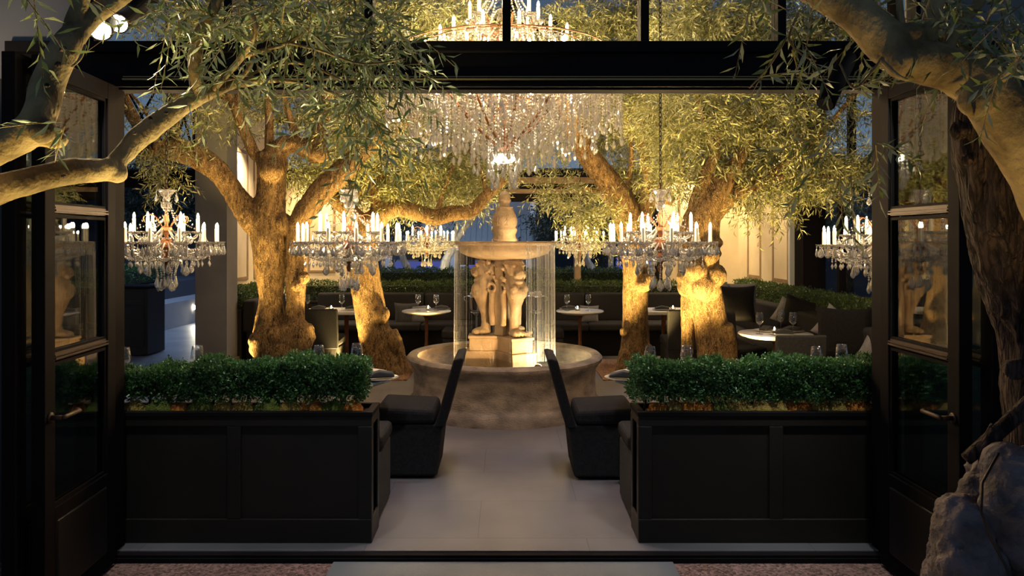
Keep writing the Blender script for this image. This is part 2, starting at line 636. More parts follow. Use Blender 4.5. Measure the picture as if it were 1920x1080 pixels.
def leaf_cloud(base, dirn, side_seed, length, width, curl, rng):
    """one folded six-corner leaf per row; returns verts, loops (triangles)"""
    n = len(base)
    d = unit(dirn)
    rnd = unit(side_seed)
    s = unit(np.cross(d, rnd))
    nn = np.cross(s, d)
    Ln = length[:, None]
    W = width[:, None]
    c = (curl[:, None]) * Ln
    v0 = base
    v1 = base + d * Ln * 0.45 + s * W * 0.5 + nn * (W * 0.18) + nn * c * 0.2
    v2 = base + d * Ln - nn * c * 0.25
    v3 = base + d * Ln * 0.45 - s * W * 0.5 + nn * (W * 0.18) + nn * c * 0.2
    v4 = base + d * Ln * 0.5 + nn * c * 0.2
    V = np.stack([v0, v1, v2, v3, v4], axis=1).reshape(-1, 3)
    t = np.array([0, 1, 4, 1, 2, 4, 4, 2, 3, 0, 4, 3], dtype=np.int32)
    idx = (np.arange(n, dtype=np.int32)[:, None] * 5 + t[None, :]).ravel()
    return V, idx


def foliage(name, clumps, mat, parent, leaf=(0.05, 0.075), ratio=0.2, seed=1, twig_len=(0.18, 0.4), per=14, twig_mat=None, hang=0.5):
    """clumps: (centre Vector, (rx, ry, rz), twigs)"""
    rng = np.random.default_rng(seed)
    starts, dirs = [], []
    for (c, r, nt_) in clumps:
        q = unit(rng.normal(size=(nt_, 3))) * (rng.random((nt_, 1)) ** 0.45)
        starts.append(np.array(c)[None, :] + q * np.array(r)[None, :])
        dd = unit(q) * 0.5 + rng.normal(size=(nt_, 3)) * 0.6
        dd[:, 2] -= hang * rng.random(nt_)
        dirs.append(unit(dd))
    p0 = np.concatenate(starts)
    dr = np.concatenate(dirs)
    n = len(p0)
    ln = rng.uniform(twig_len[0], twig_len[1], n)
    sideA = unit(np.cross(dr, rng.normal(size=(n, 3))))
    t = (np.arange(per) + 0.5) / per
    pos = p0[:, None, :] + dr[:, None, :] * (ln[:, None] * t[None, :])[:, :, None]
    droop = (t ** 2)[None, :] * ln[:, None] * 0.35 * rng.random((n, 1))
    pos[:, :, 2] -= droop
    sgn = np.where(np.arange(per) % 2 == 0, 1.0, -1.0)
    ang = np.arange(per) * 1.1
    sideB = np.cross(dr, sideA)
    sd = sideA[:, None, :] * (np.cos(ang) * sgn)[None, :, None] + sideB[:, None, :] * (np.sin(ang) * sgn)[None, :, None]
    ld = dr[:, None, :] * 0.75 + sd * rng.uniform(0.5, 1.0, (n, per, 1)) + rng.normal(size=(n, per, 3)) * 0.18
    ld[:, :, 2] -= 0.15
    m = n * per
    leafL = rng.uniform(leaf[0], leaf[1], m)
    V, idx = leaf_cloud(pos.reshape(-1, 3), ld.reshape(-1, 3), rng.normal(size=(m, 3)), leafL, leafL * ratio * rng.uniform(0.8, 1.2, m), rng.uniform(-0.3, 0.6, m), rng)
    me = None
    if twig_mat is not None:
        k = 5
        tt = np.linspace(0, 1, k)
        tp = p0[:, None, :] + dr[:, None, :] * (ln[:, None] * tt[None, :])[:, :, None]
        tp[:, :, 2] -= (tt ** 2)[None, :] * ln[:, None] * 0.17
        rr = (0.0022 * (1.1 - 0.7 * tt))[None, :, None]
        T = []
        for q in range(3):
            a = 2 * PI * q / 3
            T.append(tp + (sideA * math.cos(a) + sideB * math.sin(a))[:, None, :] * rr)
        T = np.stack(T, axis=2).reshape(-1, 3)
        fs = []
        for i in range(k - 1):
            for q in range(3):
                q2 = (q + 1) % 3
                A, B, C, D = i * 3 + q, i * 3 + q2, (i + 1) * 3 + q2, (i + 1) * 3 + q
                fs += [A, B, C, A, C, D]
        ti = (np.arange(n, dtype=np.int32)[:, None] * (k * 3) + np.array(fs, dtype=np.int32)[None, :]).ravel() + len(V)
        nleaf = len(idx) // 3
        me = np_mesh(name, np.concatenate([V, T]), 3, np.concatenate([idx, ti]), mat)
        me.materials.append(twig_mat)
        mi = np.zeros(len(me.polygons), dtype=np.int32)
        mi[nleaf:] = 1
        me.polygons.foreach_set('material_index', mi)
    else:
        me = np_mesh(name, V, 3, idx, mat)
    return obj(name, me, parent)


def hedge_mesh(name, x0, x1, y0, y1, z0, z1, n, leaf, mat, seed, lump=0.02, inner=0.25, top_open=True):
    """clipped box leaves on the skin of a block"""
    rng = np.random.default_rng(seed)
    sx, sy, sz = x1 - x0, y1 - y0, z1 - z0
    areas = np.array([sx * sz, sx * sz, sy * sz, sy * sz, sx * sy])
    f = rng.choice(5, size=n, p=areas / areas.sum())
    u, v = rng.random(n), rng.random(n)
    depth = rng.random(n) ** 2 * inner * min(sy, sx, sz)
    pos = np.zeros((n, 3))
    nrm = np.zeros((n, 3))
    for k, (ax, sg) in enumerate([(1, -1), (1, 1), (0, -1), (0, 1), (2, 1)]):
        q = f == k
        nrm[q, ax] = sg
    lo, hi = np.array([x0, y0, z0]), np.array([x1, y1, z1])
    rnd = rng.random((n, 3))
    pos = lo + rnd * (hi - lo)
    for k, (ax, sg) in enumerate([(1, -1), (1, 1), (0, -1), (0, 1), (2, 1)]):
        q = f == k
        pos[q, ax] = (hi[ax] if sg > 0 else lo[ax]) - sg * depth[q]
    lm = np.sin(pos[:, 0] * 23 + 1.3) * np.sin(pos[:, 2] * 27 + seed) * lump + np.sin(pos[:, 0] * 9 + pos[:, 1] * 11 + seed) * lump + np.sin(pos[:, 0] * 61 + pos[:, 2] * 47) * lump * 0.5
    pos += nrm * (lm + rng.normal(size=n) * lump * 0.4)[:, None]
    d = nrm * 0.6 + rng.normal(size=(n, 3)) * 0.55
    d[:, 2] += 0.35
    Ln = rng.uniform(leaf * 0.75, leaf * 1.3, n)
    V, idx = leaf_cloud(pos, d, rng.normal(size=(n, 3)) + nrm * 0.4, Ln, Ln * 0.55, rng.uniform(-0.1, 0.5, n), rng)
    return np_mesh(name, V, 3, idx, mat)


def remesh(mb, name, mat, voxel, disp=None, parent=None, smooth_it=2):
    """one continuous skin over the shapes in mb; disp(co) -> push along the normal"""
    me = mb.mesh(name + '_raw', mat)
    o = bpy.data.objects.new(name + '_raw', me)
    COL.objects.link(o)
    r = o.modifiers.new('r', 'REMESH')
    r.mode = 'VOXEL'
    r.voxel_size = voxel
    if smooth_it:
        s = o.modifiers.new('s', 'SMOOTH')
        s.iterations = smooth_it
        s.factor = 0.5
    dg = bpy.context.evaluated_depsgraph_get()
    dg.update()
    new = bpy.data.meshes.new_from_object(o.evaluated_get(dg))
    bpy.data.objects.remove(o)
    bpy.data.meshes.remove(me)
    new.name = name
    if disp is not None:
        n = len(new.vertices)
        co = np.empty(n * 3, dtype=np.float32)
        no = np.empty(n * 3, dtype=np.float32)
        new.vertices.foreach_get('co', co)
        new.vertices.foreach_get('normal', no)
        co, no = co.reshape(-1, 3), no.reshape(-1, 3)
        h = np.array([disp(Vector(c)) for c in co.tolist()], dtype=np.float32)
        new.vertices.foreach_set('co', (co + no * h[:, None]).ravel())
    if not new.materials:
        new.materials.append(mat)
    else:
        new.materials[0] = mat
    new.polygons.foreach_set('use_smooth', [True] * len(new.polygons))
    new.update()
    return obj(name, new, parent)


def bark_disp(amp=0.012, f=9.0, zs=0.3, big=0.02, bf=2.2):
    def g(c):
        a = noise.noise(Vector((c.x * bf, c.y * bf, c.z * bf * 0.7)))
        q = Vector((c.x * f, c.y * f, c.z * f * zs))
        b = 1 - abs(noise.noise(q)) * 2
        e = noise.noise(q * 2.7)
        return big * a + amp * b + amp * 0.5 * e
    return g


def light(name, kind, loc, power, col=(1, 0.8, 0.5), size=0.05, target=None, angle=60, blend=0.6, shape=None, sy=None):
    ld = bpy.data.lights.new(name, kind)
    ld.energy = power
    ld.color = col
    o = bpy.data.objects.new(name, ld)
    COL.objects.link(o)
    o.location = loc
    if kind == 'SPOT':
        ld.spot_size = math.radians(angle)
        ld.spot_blend = blend
        ld.shadow_soft_size = size
    elif kind == 'POINT':
        ld.shadow_soft_size = size
    elif kind == 'AREA':
        ld.size = size
        if sy:
            ld.shape = 'RECTANGLE'
            ld.size_y = sy
    if target is not None:
        d = Vector(target) - Vector(loc)
        o.rotation_euler = d.to_track_quat('-Z', 'Y').to_euler()
    return o

# ================================================================== the setting
YB = 12.3            # inner face of the back wall
XW = 3.78            # inner faces of the side walls

struct(MB().box(-3.9, 3.9, 4.03, 12.6, -0.12, 0.0).build('floor', M['floor']))
struct(MB().box(-30, 30, -3, 60, -1.45, -1.3).build('ground', M['ground']))
struct(MB().box(-12, -3.9, 3.6, 20, -0.3, -0.012).build('floor_patio', M['patio']))
struct(MB().box(3.9, 12, 3.6, 20, -0.3, -0.012).build('floor_terrace', M['patio']))
struct(MB().box(-7, -0.9, -2.5, 3.985, -0.3, -0.045).build('ground_gravel_side', M['gravel']))
struct(MB().box(0.88, 7, -2.5, 3.985, -0.3, -0.045).build('ground_gravel', M['gravel']))
pv = MB().box(-0.9, 0.88, -2.5, 3.985, -0.3, -0.035).build('floor_paver', M['paver'], bevel=0.004)
struct(pv)
th = MB().box(-2.6, 2.6, 3.985, 4.032, -0.3, -0.006).box(-2.6, 2.6, 3.975, 3.986, -0.045, -0.02).build('trim_1', M['steel'])
struct(th)

# gravel beds round the trees and under the back benches (thin raised beds set on the floor)
for nm, (x0, x1) in (('ground_bed_side', (-3.0, -1.15)), ('ground_bed', (1.15, 3.0))):
    struct(MB().box(x0, x1, 8.9, 10.4, 0.0, 0.012).build(nm, M['gravel_in']))

# the steel front: beam, jambs, clerestory, facade walls
struct(MB().box(-2.6, 2.6, 3.98, 4.16, 2.47, 2.63).box(-2.6, 2.6, 3.94, 4.18, 2.63, 2.685)
       .box(-2.6, 2.6, 3.965, 3.99, 2.452, 2.47).box(-2.6, 2.6, 4.05, 4.16, 2.452, 2.47).build('beam_front', M['steel'], bevel=0.004))
tr = MB().box(-2.0, 2.0, 3.962, 3.984, 2.486, 2.494).box(-2.0, 2.0, 3.97, 3.984, 2.503, 2.507).build('trim_2', M['bronze_line'])
struct(tr)
for i, x in enumerate((-2.19, -1.46, -0.72, 0.008, 0.737, 1.46, 2.19)):
    struct(MB().box(x - 0.022, x + 0.022, 4.0, 4.1, 2.685, 3.7).build('window_%d' % (i + 1), M['steel']))
for i, (a, b) in enumerate(zip((-2.168, -1.438, -0.698, 0.03, 0.759, 1.482), (-1.482, -0.742, -0.014, 0.715, 1.438, 2.168))):
    o = struct(MB().box(a, b, 4.045, 4.053, 2.685, 3.7).build('window_%d_pane' % (i + 8), M['glass_clear']))
struct(MB().box(-2.6, 2.6, 3.98, 4.14, 3.7, 3.9).build('beam_upper', M['steel']))
for s, nm in ((-1, 'wall_front_patio_side'), (1, 'wall_front_lounge_side')):
    xa, xb = (2.06, 2.14) if s < 0 else (1.985, 2.065)
    j = MB().box(min(s * xa, s * xb), max(s * xa, s * xb), 3.985, 4.11, -0.05, 2.47).build('trim_%d' % (4 if s < 0 else 5), M['steel'], bevel=0.004)
    struct(j)
    w = MB().box(min(s * 2.1, s * 6), max(s * 2.1, s * 6), 4.02, 4.11, -0.05, 2.5).build(nm, M['wall_dark'])
    struct(w)
    w = MB().box(min(s * 2.19, s * 6), max(s * 2.19, s * 6), 3.99, 4.16, 2.5, 4.6).build(nm + '_upper', M['plaster_grey'])
    struct(w)


def door(name, hinge, near, side, handle):
    """glazed leaf from its hinge edge to its free edge; local x runs hinge -> free edge, local -y is the garden face"""
    h, n = Vector((*hinge, 0)), Vector((*near, 0))
    w = (n - h).length
    root = empty(name, (h.x, h.y, 0), math.atan2(n.y - h.y, n.x - h.x))
    root['kind'] = 'structure'
    T = 0.029
    Z0, Z1 = -0.03, 2.455
    fr = MB()
    fr.box(0, 0.085, -T, T, Z0, Z1).box(w - 0.085, w, -T, T, Z0, Z1)
    fr.box(0.085, w - 0.085, -T, T, 2.37, Z1)
    fr.box(0.085, w - 0.085, -T, T, Z0, 0.46)
    fr.build('frame', M['steel'], root, bevel=0.004)
    kp = MB().box(0.1, w - 0.1, -T - 0.006, T + 0.006, 0.06, 0.40)
    kp.build('kick_panel', M['black'], root, bevel=0.01)
    for z in (1.79, 1.13):
        MB().box(0.085, w - 0.085, -T - 0.004, T + 0.004, z - 0.012, z - 0.004).box(0.085, w - 0.085, -T * 0.7, T * 0.7, z - 0.018, z + 0.018) \
            .box(0.085, w - 0.085, -T - 0.002, T + 0.002, z + 0.002, z + 0.008).build('glazing_bar', M['bronze'], root)
    bd = MB()
    for a, b in ((0.46, 1.105), (1.145, 1.765), (1.805, 2.37)):
        for sg in (-1, 1):
            y0, y1 = (sg * 0.006, sg * 0.02)
            ya, yb = min(y0, y1), max(y0, y1)
            bd.box(0.085, 0.1, ya, yb, a, b).box(w - 0.1, w - 0.085, ya, yb, a, b).box(0.1, w - 0.1, ya, yb, a, a + 0.015).box(0.1, w - 0.1, ya, yb, b - 0.015, b)
    bd.build('glazing_bead', M['steel'], root)
    for a, b in ((0.46, 1.105), (1.145, 1.765), (1.805, 2.37)):
        MB().box(0.086, w - 0.086, -0.003, 0.003, a, b).build('pane', M['glass_pane'], root)
    if handle:
        for sg in ((-1, 1) if handle == 2 else (handle,)):
            hz = 0.87
            hb = MB().tube([(w - 0.042, sg * T, hz), (w - 0.042, sg * (T + 0.05), hz)], 0.011, 12)
            hb.tube([(w - 0.042, sg * (T + 0.05), hz), (w - 0.06, sg * (T + 0.056), hz), (w - 0.185, sg * (T + 0.056), hz), (w - 0.2, sg * (T + 0.04), hz)], 0.0095, 12)
            hb.lathe([(0.024, 0), (0.024, 0.008)], 20)
            hb = MB().tube([(w - 0.042, sg * T, hz), (w - 0.042, sg * (T + 0.05), hz)], 0.011, 12) \
                .tube([(w - 0.042, sg * (T + 0.05), hz), (w - 0.06, sg * (T + 0.056), hz), (w - 0.185, sg * (T + 0.056), hz), (w - 0.2, sg * (T + 0.04), hz)], 0.0095, 12)
            hb.tube([(w - 0.042, sg * T, hz), (w - 0.042, sg * (T + 0.006), hz)], 0.024, 20)
            hb.build('handle', M['bronze'], root, smooth=True)
    hg = MB()
    for z in (0.3, 1.25, 2.2):
        hg.tube([(0.0, 0, z - 0.05), (0.0, 0, z + 0.05)], 0.012, 10)
    hg.build('hinge', M['steel'], root)
    return root


door('door_1', (-2.06, 3.955), (-2.022, 3.285), -1, 1)
door('door_2', (-2.16, 3.94), (-2.115, 3.23), -1, 0)
door('door_3', (1.982, 3.955), (1.992, 3.28), 1, -1)
door('door_4', (2.10, 3.94), (2.10, 3.22), 1, 0)

# side walls behind the open wings and the back wall
for s, nm, y0 in ((-1, 'wall_patio_side', 10.0), (1, 'wall_lounge_side', 9.72)):
    w = MB().box(min(s * XW, s * (XW + 0.15)), max(s * XW, s * (XW + 0.15)), y0, YB + 0.2, -0.02, 3.6).build(nm, M['plaster'])
    struct(w)
    for k in range(2):
        ya, yb = (10.45 + k * 0.95, 11.15 + k * 0.95) if s < 0 else (10.1 + k * 1.1, 10.72 + k * 1.1)
        z0, z1 = 1.07, 2.95
        x = s * (XW - 0.012)
        m = MB()
        for (a, b, c, d) in ((ya, ya + 0.05, z0, z1), (yb - 0.05, yb, z0, z1), (ya + 0.05, yb - 0.05, z0, z0 + 0.05), (ya + 0.05, yb - 0.05, z1 - 0.05, z1)):
            m.box(min(x, x + s * 0.012), max(x, x + s * 0.012), a, b, c, d)
        struct(m.build('trim_%d' % (8 + k + (2 if s > 0 else 0)), M['frame_wood'], bevel=0.004))
col = MB().box(-3.92, -3.52, 9.6, 9.98, 0.12, 4.4).build('pillar_patio_side', M['plaster_grey'])
struct(col)
struct(MB().box(-3.95, -3.49, 9.57, 10.0, -0.02, 0.12).build('baseboard_patio_side', M['frame_wood']))
struct(MB().box(3.70, 3.98, 9.42, 9.7, -0.02, 4.4).build('pillar_lounge_side', M['steel']))
struct(MB().box(3.64, 3.72, 9.7, 9.76, -0.02, 4.4).build('trim_14', M['white_trim']))

bw = MB().box(-4.0, -2.12, YB, YB + 0.2, -0.02, 2.75).build('wall_back', M['plaster'])
struct(bw)
struct(MB().box(2.5, 4.0, YB, YB + 0.2, -0.02, 2.75).build('wall_back_lounge_side', M['plaster']))
for k, (a, b) in enumerate(((-3.2, -2.75), (2.8, 3.3))):
    m = MB()
    z0, z1 = 1.12, 2.6
    for (xa, xb, c, d) in ((a, a + 0.04, z0, z1), (b - 0.04, b, z0, z1), (a + 0.04, b - 0.04, z0, z0 + 0.04), (a + 0.04, b - 0.04, z1 - 0.04, z1)):
        m.box(xa, xb, YB - 0.012, YB, c, d)
    struct(m.build('trim_%d' % (12 + k), M['frame_wood'], bevel=0.004))
struct(MB().box(-2.2, 2.6, YB - 0.05, YB + 0.25, 2.28, 2.46).box(-2.2, 2.6, YB - 0.02, YB + 0.2, 2.46, 2.62).box(-4, 4, YB - 0.05, YB + 0.25, 2.62, 2.78).build('beam_back', M['steel'], bevel=0.005))
struct(MB().box(-2.2, 2.6, YB - 0.08, YB - 0.05, 2.40, 2.47).box(-2.2, 2.6, YB - 0.09, YB - 0.05, 2.56, 2.66).build('trim_6', M['frame_wood']))
for k, x in enumerate((-2.12, 1.18, 2.5)):
    m = MB().box(x - 0.05, x + 0.05, YB, YB + 0.2, -0.02, 2.3)
    struct(m.build('window_%d_frame' % (20 + k), M['frame_wood'] if k == 1 else M['steel']))
m = MB()
for x in (-3.9, -2.6, -1.3, 0, 1.3, 2.6, 3.9):
    m.box(x - 0.03, x + 0.03, YB, YB + 0.1, 2.78, 5.2)
for z in (3.6, 4.4, 5.2):
    m.box(-4, 4, YB, YB + 0.1, z - 0.04, z + 0.04)
struct(m.build('window_24', M['steel']))
# roof frame of dark bars under the open evening sky
m = MB()
for y in (4.5, 5.2, 7.55, 9.95, 12.4):
    m.box(-4, 4, y - 0.05, y + 0.05, 5.0, 5.16)
for x in (-3.9, -1.95, 0.12, 1.95, 3.9):
    m.box(x - 0.05, x + 0.05, 4.1, 12.4, 5.05, 5.15)
struct(m.build('ceiling', M['steel']))

# glazed wing on the lounge side: rail, mullions, glass above; open glass doors below
m = MB().box(3.8, 3.95, 4.2, 9.42, 2.36, 2.52).box(3.8, 3.95, 4.2, 9.42, 4.2, 4.3)
for y in (5.2, 6.4, 7.6, 8.5):
    m.box(3.84, 3.92, y - 0.03, y + 0.03, 2.52, 4.2)
for y in (5.6, 7.2, 8.75):
    m.box(3.84, 3.92, y - 0.03, y + 0.03, 0.0, 2.36)
struct(m.build('window_25', M['steel']))
struct(MB().box(3.875, 3.883, 4.2, 9.4, 0.0, 4.2).build('window_25_pane', M['glass_clear']))
# wing on the patio side, a steel frame with crossed braces over a glazed opening
yw = 11.6
m = MB().box(-9, -3.95, yw, yw + 0.2, 2.46, 2.72).box(-9, -3.95, yw, yw + 0.2, 4.4, 4.55)
for x in (-8.2, -7.2, -6.05, -5.15, -4.75, -3.98):
    m.box(x - 0.04, x + 0.04, yw + 0.03, yw + 0.15, 2.72, 4.4)
for a, b in ((-6.05, -5.15), (-5.15, -4.75), (-4.75, -3.98), (-7.2, -6.05)):
    m.tube([(a, yw + 0.09, 2.75), (b, yw + 0.09, 4.38)], 0.018, 6).tube([(b, yw + 0.09, 2.75), (a, yw + 0.09, 4.38)], 0.018, 6)
struct(m.build('window_26', M['steel']))
struct(MB().box(-9, -3.95, yw + 0.08, yw + 0.088, 2.72, 4.4).build('window_26_pane', M['glass_clear']))

# patio beyond: low lit wall, slate wall and clipped hedge behind it
struct(MB().box(-6.75, -6.25, 12.0, 18, -0.01, 0.47).build('wall_patio_low', M['concrete']))
struct(MB().box(-9.2, -6.75, 11.9, 18, -0.01, 0.80).build('wall_patio_slate', M['wall_blue']))
struct(MB().box(-9, -3, 18.0, 18.3, -1.3, 1.2).build('wall_patio_end', M['wall_blue']))
struct(MB().box(-40, 40, 46, 46.4, -1.3, 6.0).build('wall_street', M['wall_blue']))
sp = MB().lathe([(0.0, 0), (0.045, 0), (0.045, 0.02), (0.03, 0.03)], 16).build('step_sconce', M['lampface'], smooth=False, loc=(-6.24, 15.2, 0.30), rot=(0, PI / 2, 0))  # step light set into the face of the low wall
tag(sp, 'small round step light glowing in the low concrete patio wall', 'light')

# garden house behind the back opening
hs = empty('garden_house', (-1.0, 20, -1.3))
tag(hs, 'grey sided house with sheet metal porch roof behind the fountain', 'house')
MB().box(-4.2, 1.75, 1.2, 6, 0, 4.3).build('wall', M['siding'], hs)
rf = MB()
rf.add([(-2.2, 0, 2.80), (1.75, 0, 2.80), (1.75, 1.25, 3.62), (-2.2, 1.25, 3.62), (-2.2, 0, 2.74), (1.75, 0, 2.74), (1.75, 1.25, 3.56), (-2.2, 1.25, 3.56)],
       [(0, 1, 2, 3), (7, 6, 5, 4), (0, 4, 5, 1), (1, 5, 6, 2), (2, 6, 7, 3), (3, 7, 4, 0)])
for k in range(27):
    x = -2.2 + k * 0.15
    rf.add([(x, -0.01, 2.805), (x + 0.02, -0.01, 2.805), (x + 0.02, 1.25, 3.64), (x, 1.25, 3.64), (x, -0.01, 2.83), (x + 0.02, -0.01, 2.83), (x + 0.02, 1.25, 3.66), (x, 1.25, 3.66)],
           [(4, 5, 6, 7), (0, 4, 7, 3), (1, 2, 6, 5), (0, 1, 5, 4)])
rf.build('porch_roof', M['roof_metal'], hs)
MB().box(-2.3, 1.8, -0.05, 0.02, 2.68, 2.80).build('gutter', M['white_trim'], hs)
g = MB().tube([(1.75, -0.02, 2.75), (2.05, -0.02, 3.1)], 0.05, 6)
g.add([(1.72, 1.1, 4.3), (1.88, 1.1, 4.3), (1.88, 1.1, 2.7), (1.72, 1.1, 2.7)], [(0, 1, 2, 3)])
MB().box(1.70, 1.86, 1.1, 1.25, 0, 4.3).build('corner_board', M['white_trim'], hs)
for x in (-2.1, -0.38, -0.12, 1.62):
    MB().box(x - 0.07, x + 0.07, 0.05, 0.19, 0, 2.7).build('column', M['white_trim'], hs)
for x, w in ((-1.6, 0.45), (-1.05, 0.3), (0.4, 0.4), (1.1, 0.4)):
    f_ = MB().box(x - w - 0.05, x + w + 0.05, 1.12, 1.2, 0.9, 2.4).build('window', M['white_trim'], hs)
    MB().box(x - w, x + w, 1.09, 1.13, 0.95, 2.35).build('pane', M['storefront'], f_)
st = empty('menu_stand', P(877, 489, 15.5))
st.location.z = -0.05
tag(st, 'small slanted menu stand on a thin post before the white house door', 'sign stand')
MB().tube([(0, 0, -0.4), (0, 0, 1.25)], 0.018, 8).build('post', M['steel'], st)
MB().box(-0.17, 0.17, -0.012, 0.012, 0, 0.26).build('panel', M['steel'], st, loc=(-0.02, -0.02, 1.2), rot=(-0.5, 0, 0.1))
struct(MB().box(-14, -4.8, 22, 26, -1.3, 2.2).build('wall_neighbour', M['wall_blue']))
struct(MB().box(3.2, 16, 24, 28, -1.3, 1.9).build('wall_neighbour_lounge_side', M['wall_blue']))
for k, (x0, x1, z0, z1, mt) in enumerate(((-7.2, -5.4, 0.2, 1.25, 'storefront'), (-5.2, -4.9, 0.2, 1.3, 'storefront_g'))):
    struct(MB().box(x0, x1, 21.93, 21.98, z0, z1).build('window_%d' % (30 + k), M[mt]))
for k, (x0, x1, z0, z1, mt) in enumerate(((3.5, 5.0, 0.2, 1.1, 'storefront'), )):
    struct(MB().box(x0, x1, 23.93, 23.98, z0, z1).build('window_%d' % (33 + k), M[mt]))

# lattice fence beyond the lounge glazing
lf = empty('lattice_fence', (6.4, 9.2, 0.0), math.radians(-8))
tag(lf, 'blue grey trellis fence outside the glass behind the long box hedge', 'fence')
m = MB()
m.box(-1.6, 1.6, -0.02, 0.02, 0, 1.02).box(-1.6, 1.6, -0.03, 0.03, 1.38, 1.44)
for k in range(5):
    x = -1.6 + 0.8 * k
    m.box(x - 0.03, x + 0.03, -0.03, 0.03, 0, 1.44)
m.build('frame', M['lattice'], lf)
m = MB()
for k in range(-34, 35):
    for sg in (-1, 1):
        x = k * 0.095
        if -1.6 <= x <= 1.2:
            m.tube([(x + (0.36 if sg < 0 else 0), sg * 0.006, 1.02), (x + (0 if sg < 0 else 0.36), sg * 0.006, 1.38)], 0.008, 4)
m.build('lattice', M['lattice'], lf)

# black station cabinet on the patio
cb = empty('station_cabinet', (-5.66, 10.95, 0))
tag(cb, 'black waiter station cabinet with drawer slot on the blue patio', 'cabinet')
MB().box(-0.55, 0.55, -0.1, 0.45, 0, 0.95).build('body', M['black'], cb, bevel=0.006)
MB().box(-0.57, 0.57, -0.12, 0.47, 0.95, 0.985).build('worktop', M['steel'], cb, bevel=0.004)
MB().box(-0.5, 0.5, -0.112, -0.1, 0.12, 0.70).build('door', M['black'], cb, bevel=0.004)
d_ = MB().box(-0.5, 0.5, -0.112, -0.1, 0.72, 0.92).build('drawer', M['black'], cb, bevel=0.004)
MB().box(-0.05, 0.45, -0.118, -0.112, 0.775, 0.783).build('pull', M['bronze'], d_)

# ================================================================== fountain
FX, FY = -0.005, 7.55
ft = empty('fountain', (FX, FY, 0))
tag(ft, 'round stone fountain with lion supports and an upper bowl', 'fountain')
basin = MB().lathe([(0.955, 0.0), (0.955, 0.085), (0.93, 0.115), (0.905, 0.14), (0.895, 0.30), (0.905, 0.415), (0.925, 0.43), (0.935, 0.455), (0.96, 0.475), (0.965, 0.505),
                    (0.94, 0.532), (0.885, 0.532), (0.86, 0.515), (0.855, 0.33), (0.84, 0.32), (0.0, 0.32)], 96)
basin.build('basin', M['stone_pool'], ft, smooth=True)
bo = ft.children[0]
e = bo.modifiers.new('e', 'EDGE_SPLIT')
e.split_angle = math.radians(50)
MB().add([(0.857 * math.cos(2 * PI * k / 64), 0.857 * math.sin(2 * PI * k / 64), 0.492) for k in range(64)], [tuple(range(64))]).build('pool_water', M['water'], ft)

# three lobed pedestal
def lobes(r, w, z0, z1, name, cap=0.0):
    m = MB()
    for k in range(3):
        a = PI + k * 2 * PI / 3
        c, s = math.cos(a), math.sin(a)
        for (rr, ww, za, zb) in ((r, w, z0, z1 - cap), (r + 0.012, w + 0.012, z1 - cap, z1)) if cap else ((r, w, z0, z1),):
            vs = []
            for z in (za, zb):
                for (u, v) in ((0, -ww), (rr, -ww), (rr, ww), (0, ww)):
                    vs.append((u * c - v * s, u * s + v * c, z))
            m.add(vs, [(3, 2, 1, 0), (4, 5, 6, 7), (0, 1, 5, 4), (1, 2, 6, 5), (2, 3, 7, 6), (3, 0, 4, 7)])
    return m.build(name, M['stone'], ft, bevel=0.006)


lobes(0.385, 0.135, 0.32, 0.565, 'plinth')
lobes(0.345, 0.115, 0.565, 0.712, 'plinth', 0.028)
m = MB()
for k in range(3):
    a = PI + k * 2 * PI / 3 + PI / 3
    c, s = math.cos(a), math.sin(a)
    vs = []
    for z in (0.71, 1.47):
        for (u, v) in ((-0.02, -0.05), (0.12, -0.05), (0.12, 0.05), (-0.02, 0.05)):
            vs.append((u * c - v * s, u * s + v * c, z))
    m.add(vs, [(3, 2, 1, 0), (4, 5, 6, 7), (0, 1, 5, 4), (1, 2, 6, 5), (2, 3, 7, 6), (3, 0, 4, 7)])
m.lathe([(0.085, 0.71), (0.085, 1.47)], 6)
m.build('pier', M['stone'], ft, bevel=0.008)

# lion: one head on one leg, x outward, z = 0 at the sole
rng = random.Random(5)
lm = MB()
R_ = lambda ax, d: Matrix.Rotation(math.radians(d), 3, ax)
# paw and toes
lm.blob((0.225, 0, 0.035), (0.09, 0.07, 0.04))
for y in (-0.052, -0.018, 0.018, 0.052):
    lm.blob((0.295 - abs(y) * 0.3, y, 0.027), (0.036, 0.019, 0.027))
    lm.blob((0.32 - abs(y) * 0.3, y, 0.016), (0.016, 0.009, 0.012))
# shank, hock, chest
lm.tube([(0.19, 0, 0.03), (0.185, 0, 0.12), (0.19, 0, 0.2), (0.205, 0, 0.28), (0.22, 0, 0.36), (0.225, 0, 0.44), (0.2, 0, 0.52), (0.17, 0, 0.6)],
        [0.052, 0.043, 0.045, 0.056, 0.078, 0.098, 0.095, 0.085], 18)
lm.blob((0.26, 0, 0.43), (0.075, 0.1, 0.08))
for y in (-1, 1):
    lm.blob((0.275, y * 0.055, 0.465), (0.05, 0.045, 0.05))
    lm.tube([(0.13 + 0.04 * math.cos(t), y * 0.09, 0.47 + 0.04 * math.sin(t)) for t in [i * 0.5 for i in range(13)]], 0.016, 8)
    lm.tube([(0.12, y * 0.085, 0.1), (0.13, y * 0.085, 0.25), (0.125, y * 0.09, 0.42)], 0.03, 10)
# beard scroll and lower jaw
lm.blob((0.26, 0, 0.535), (0.05, 0.055, 0.028))
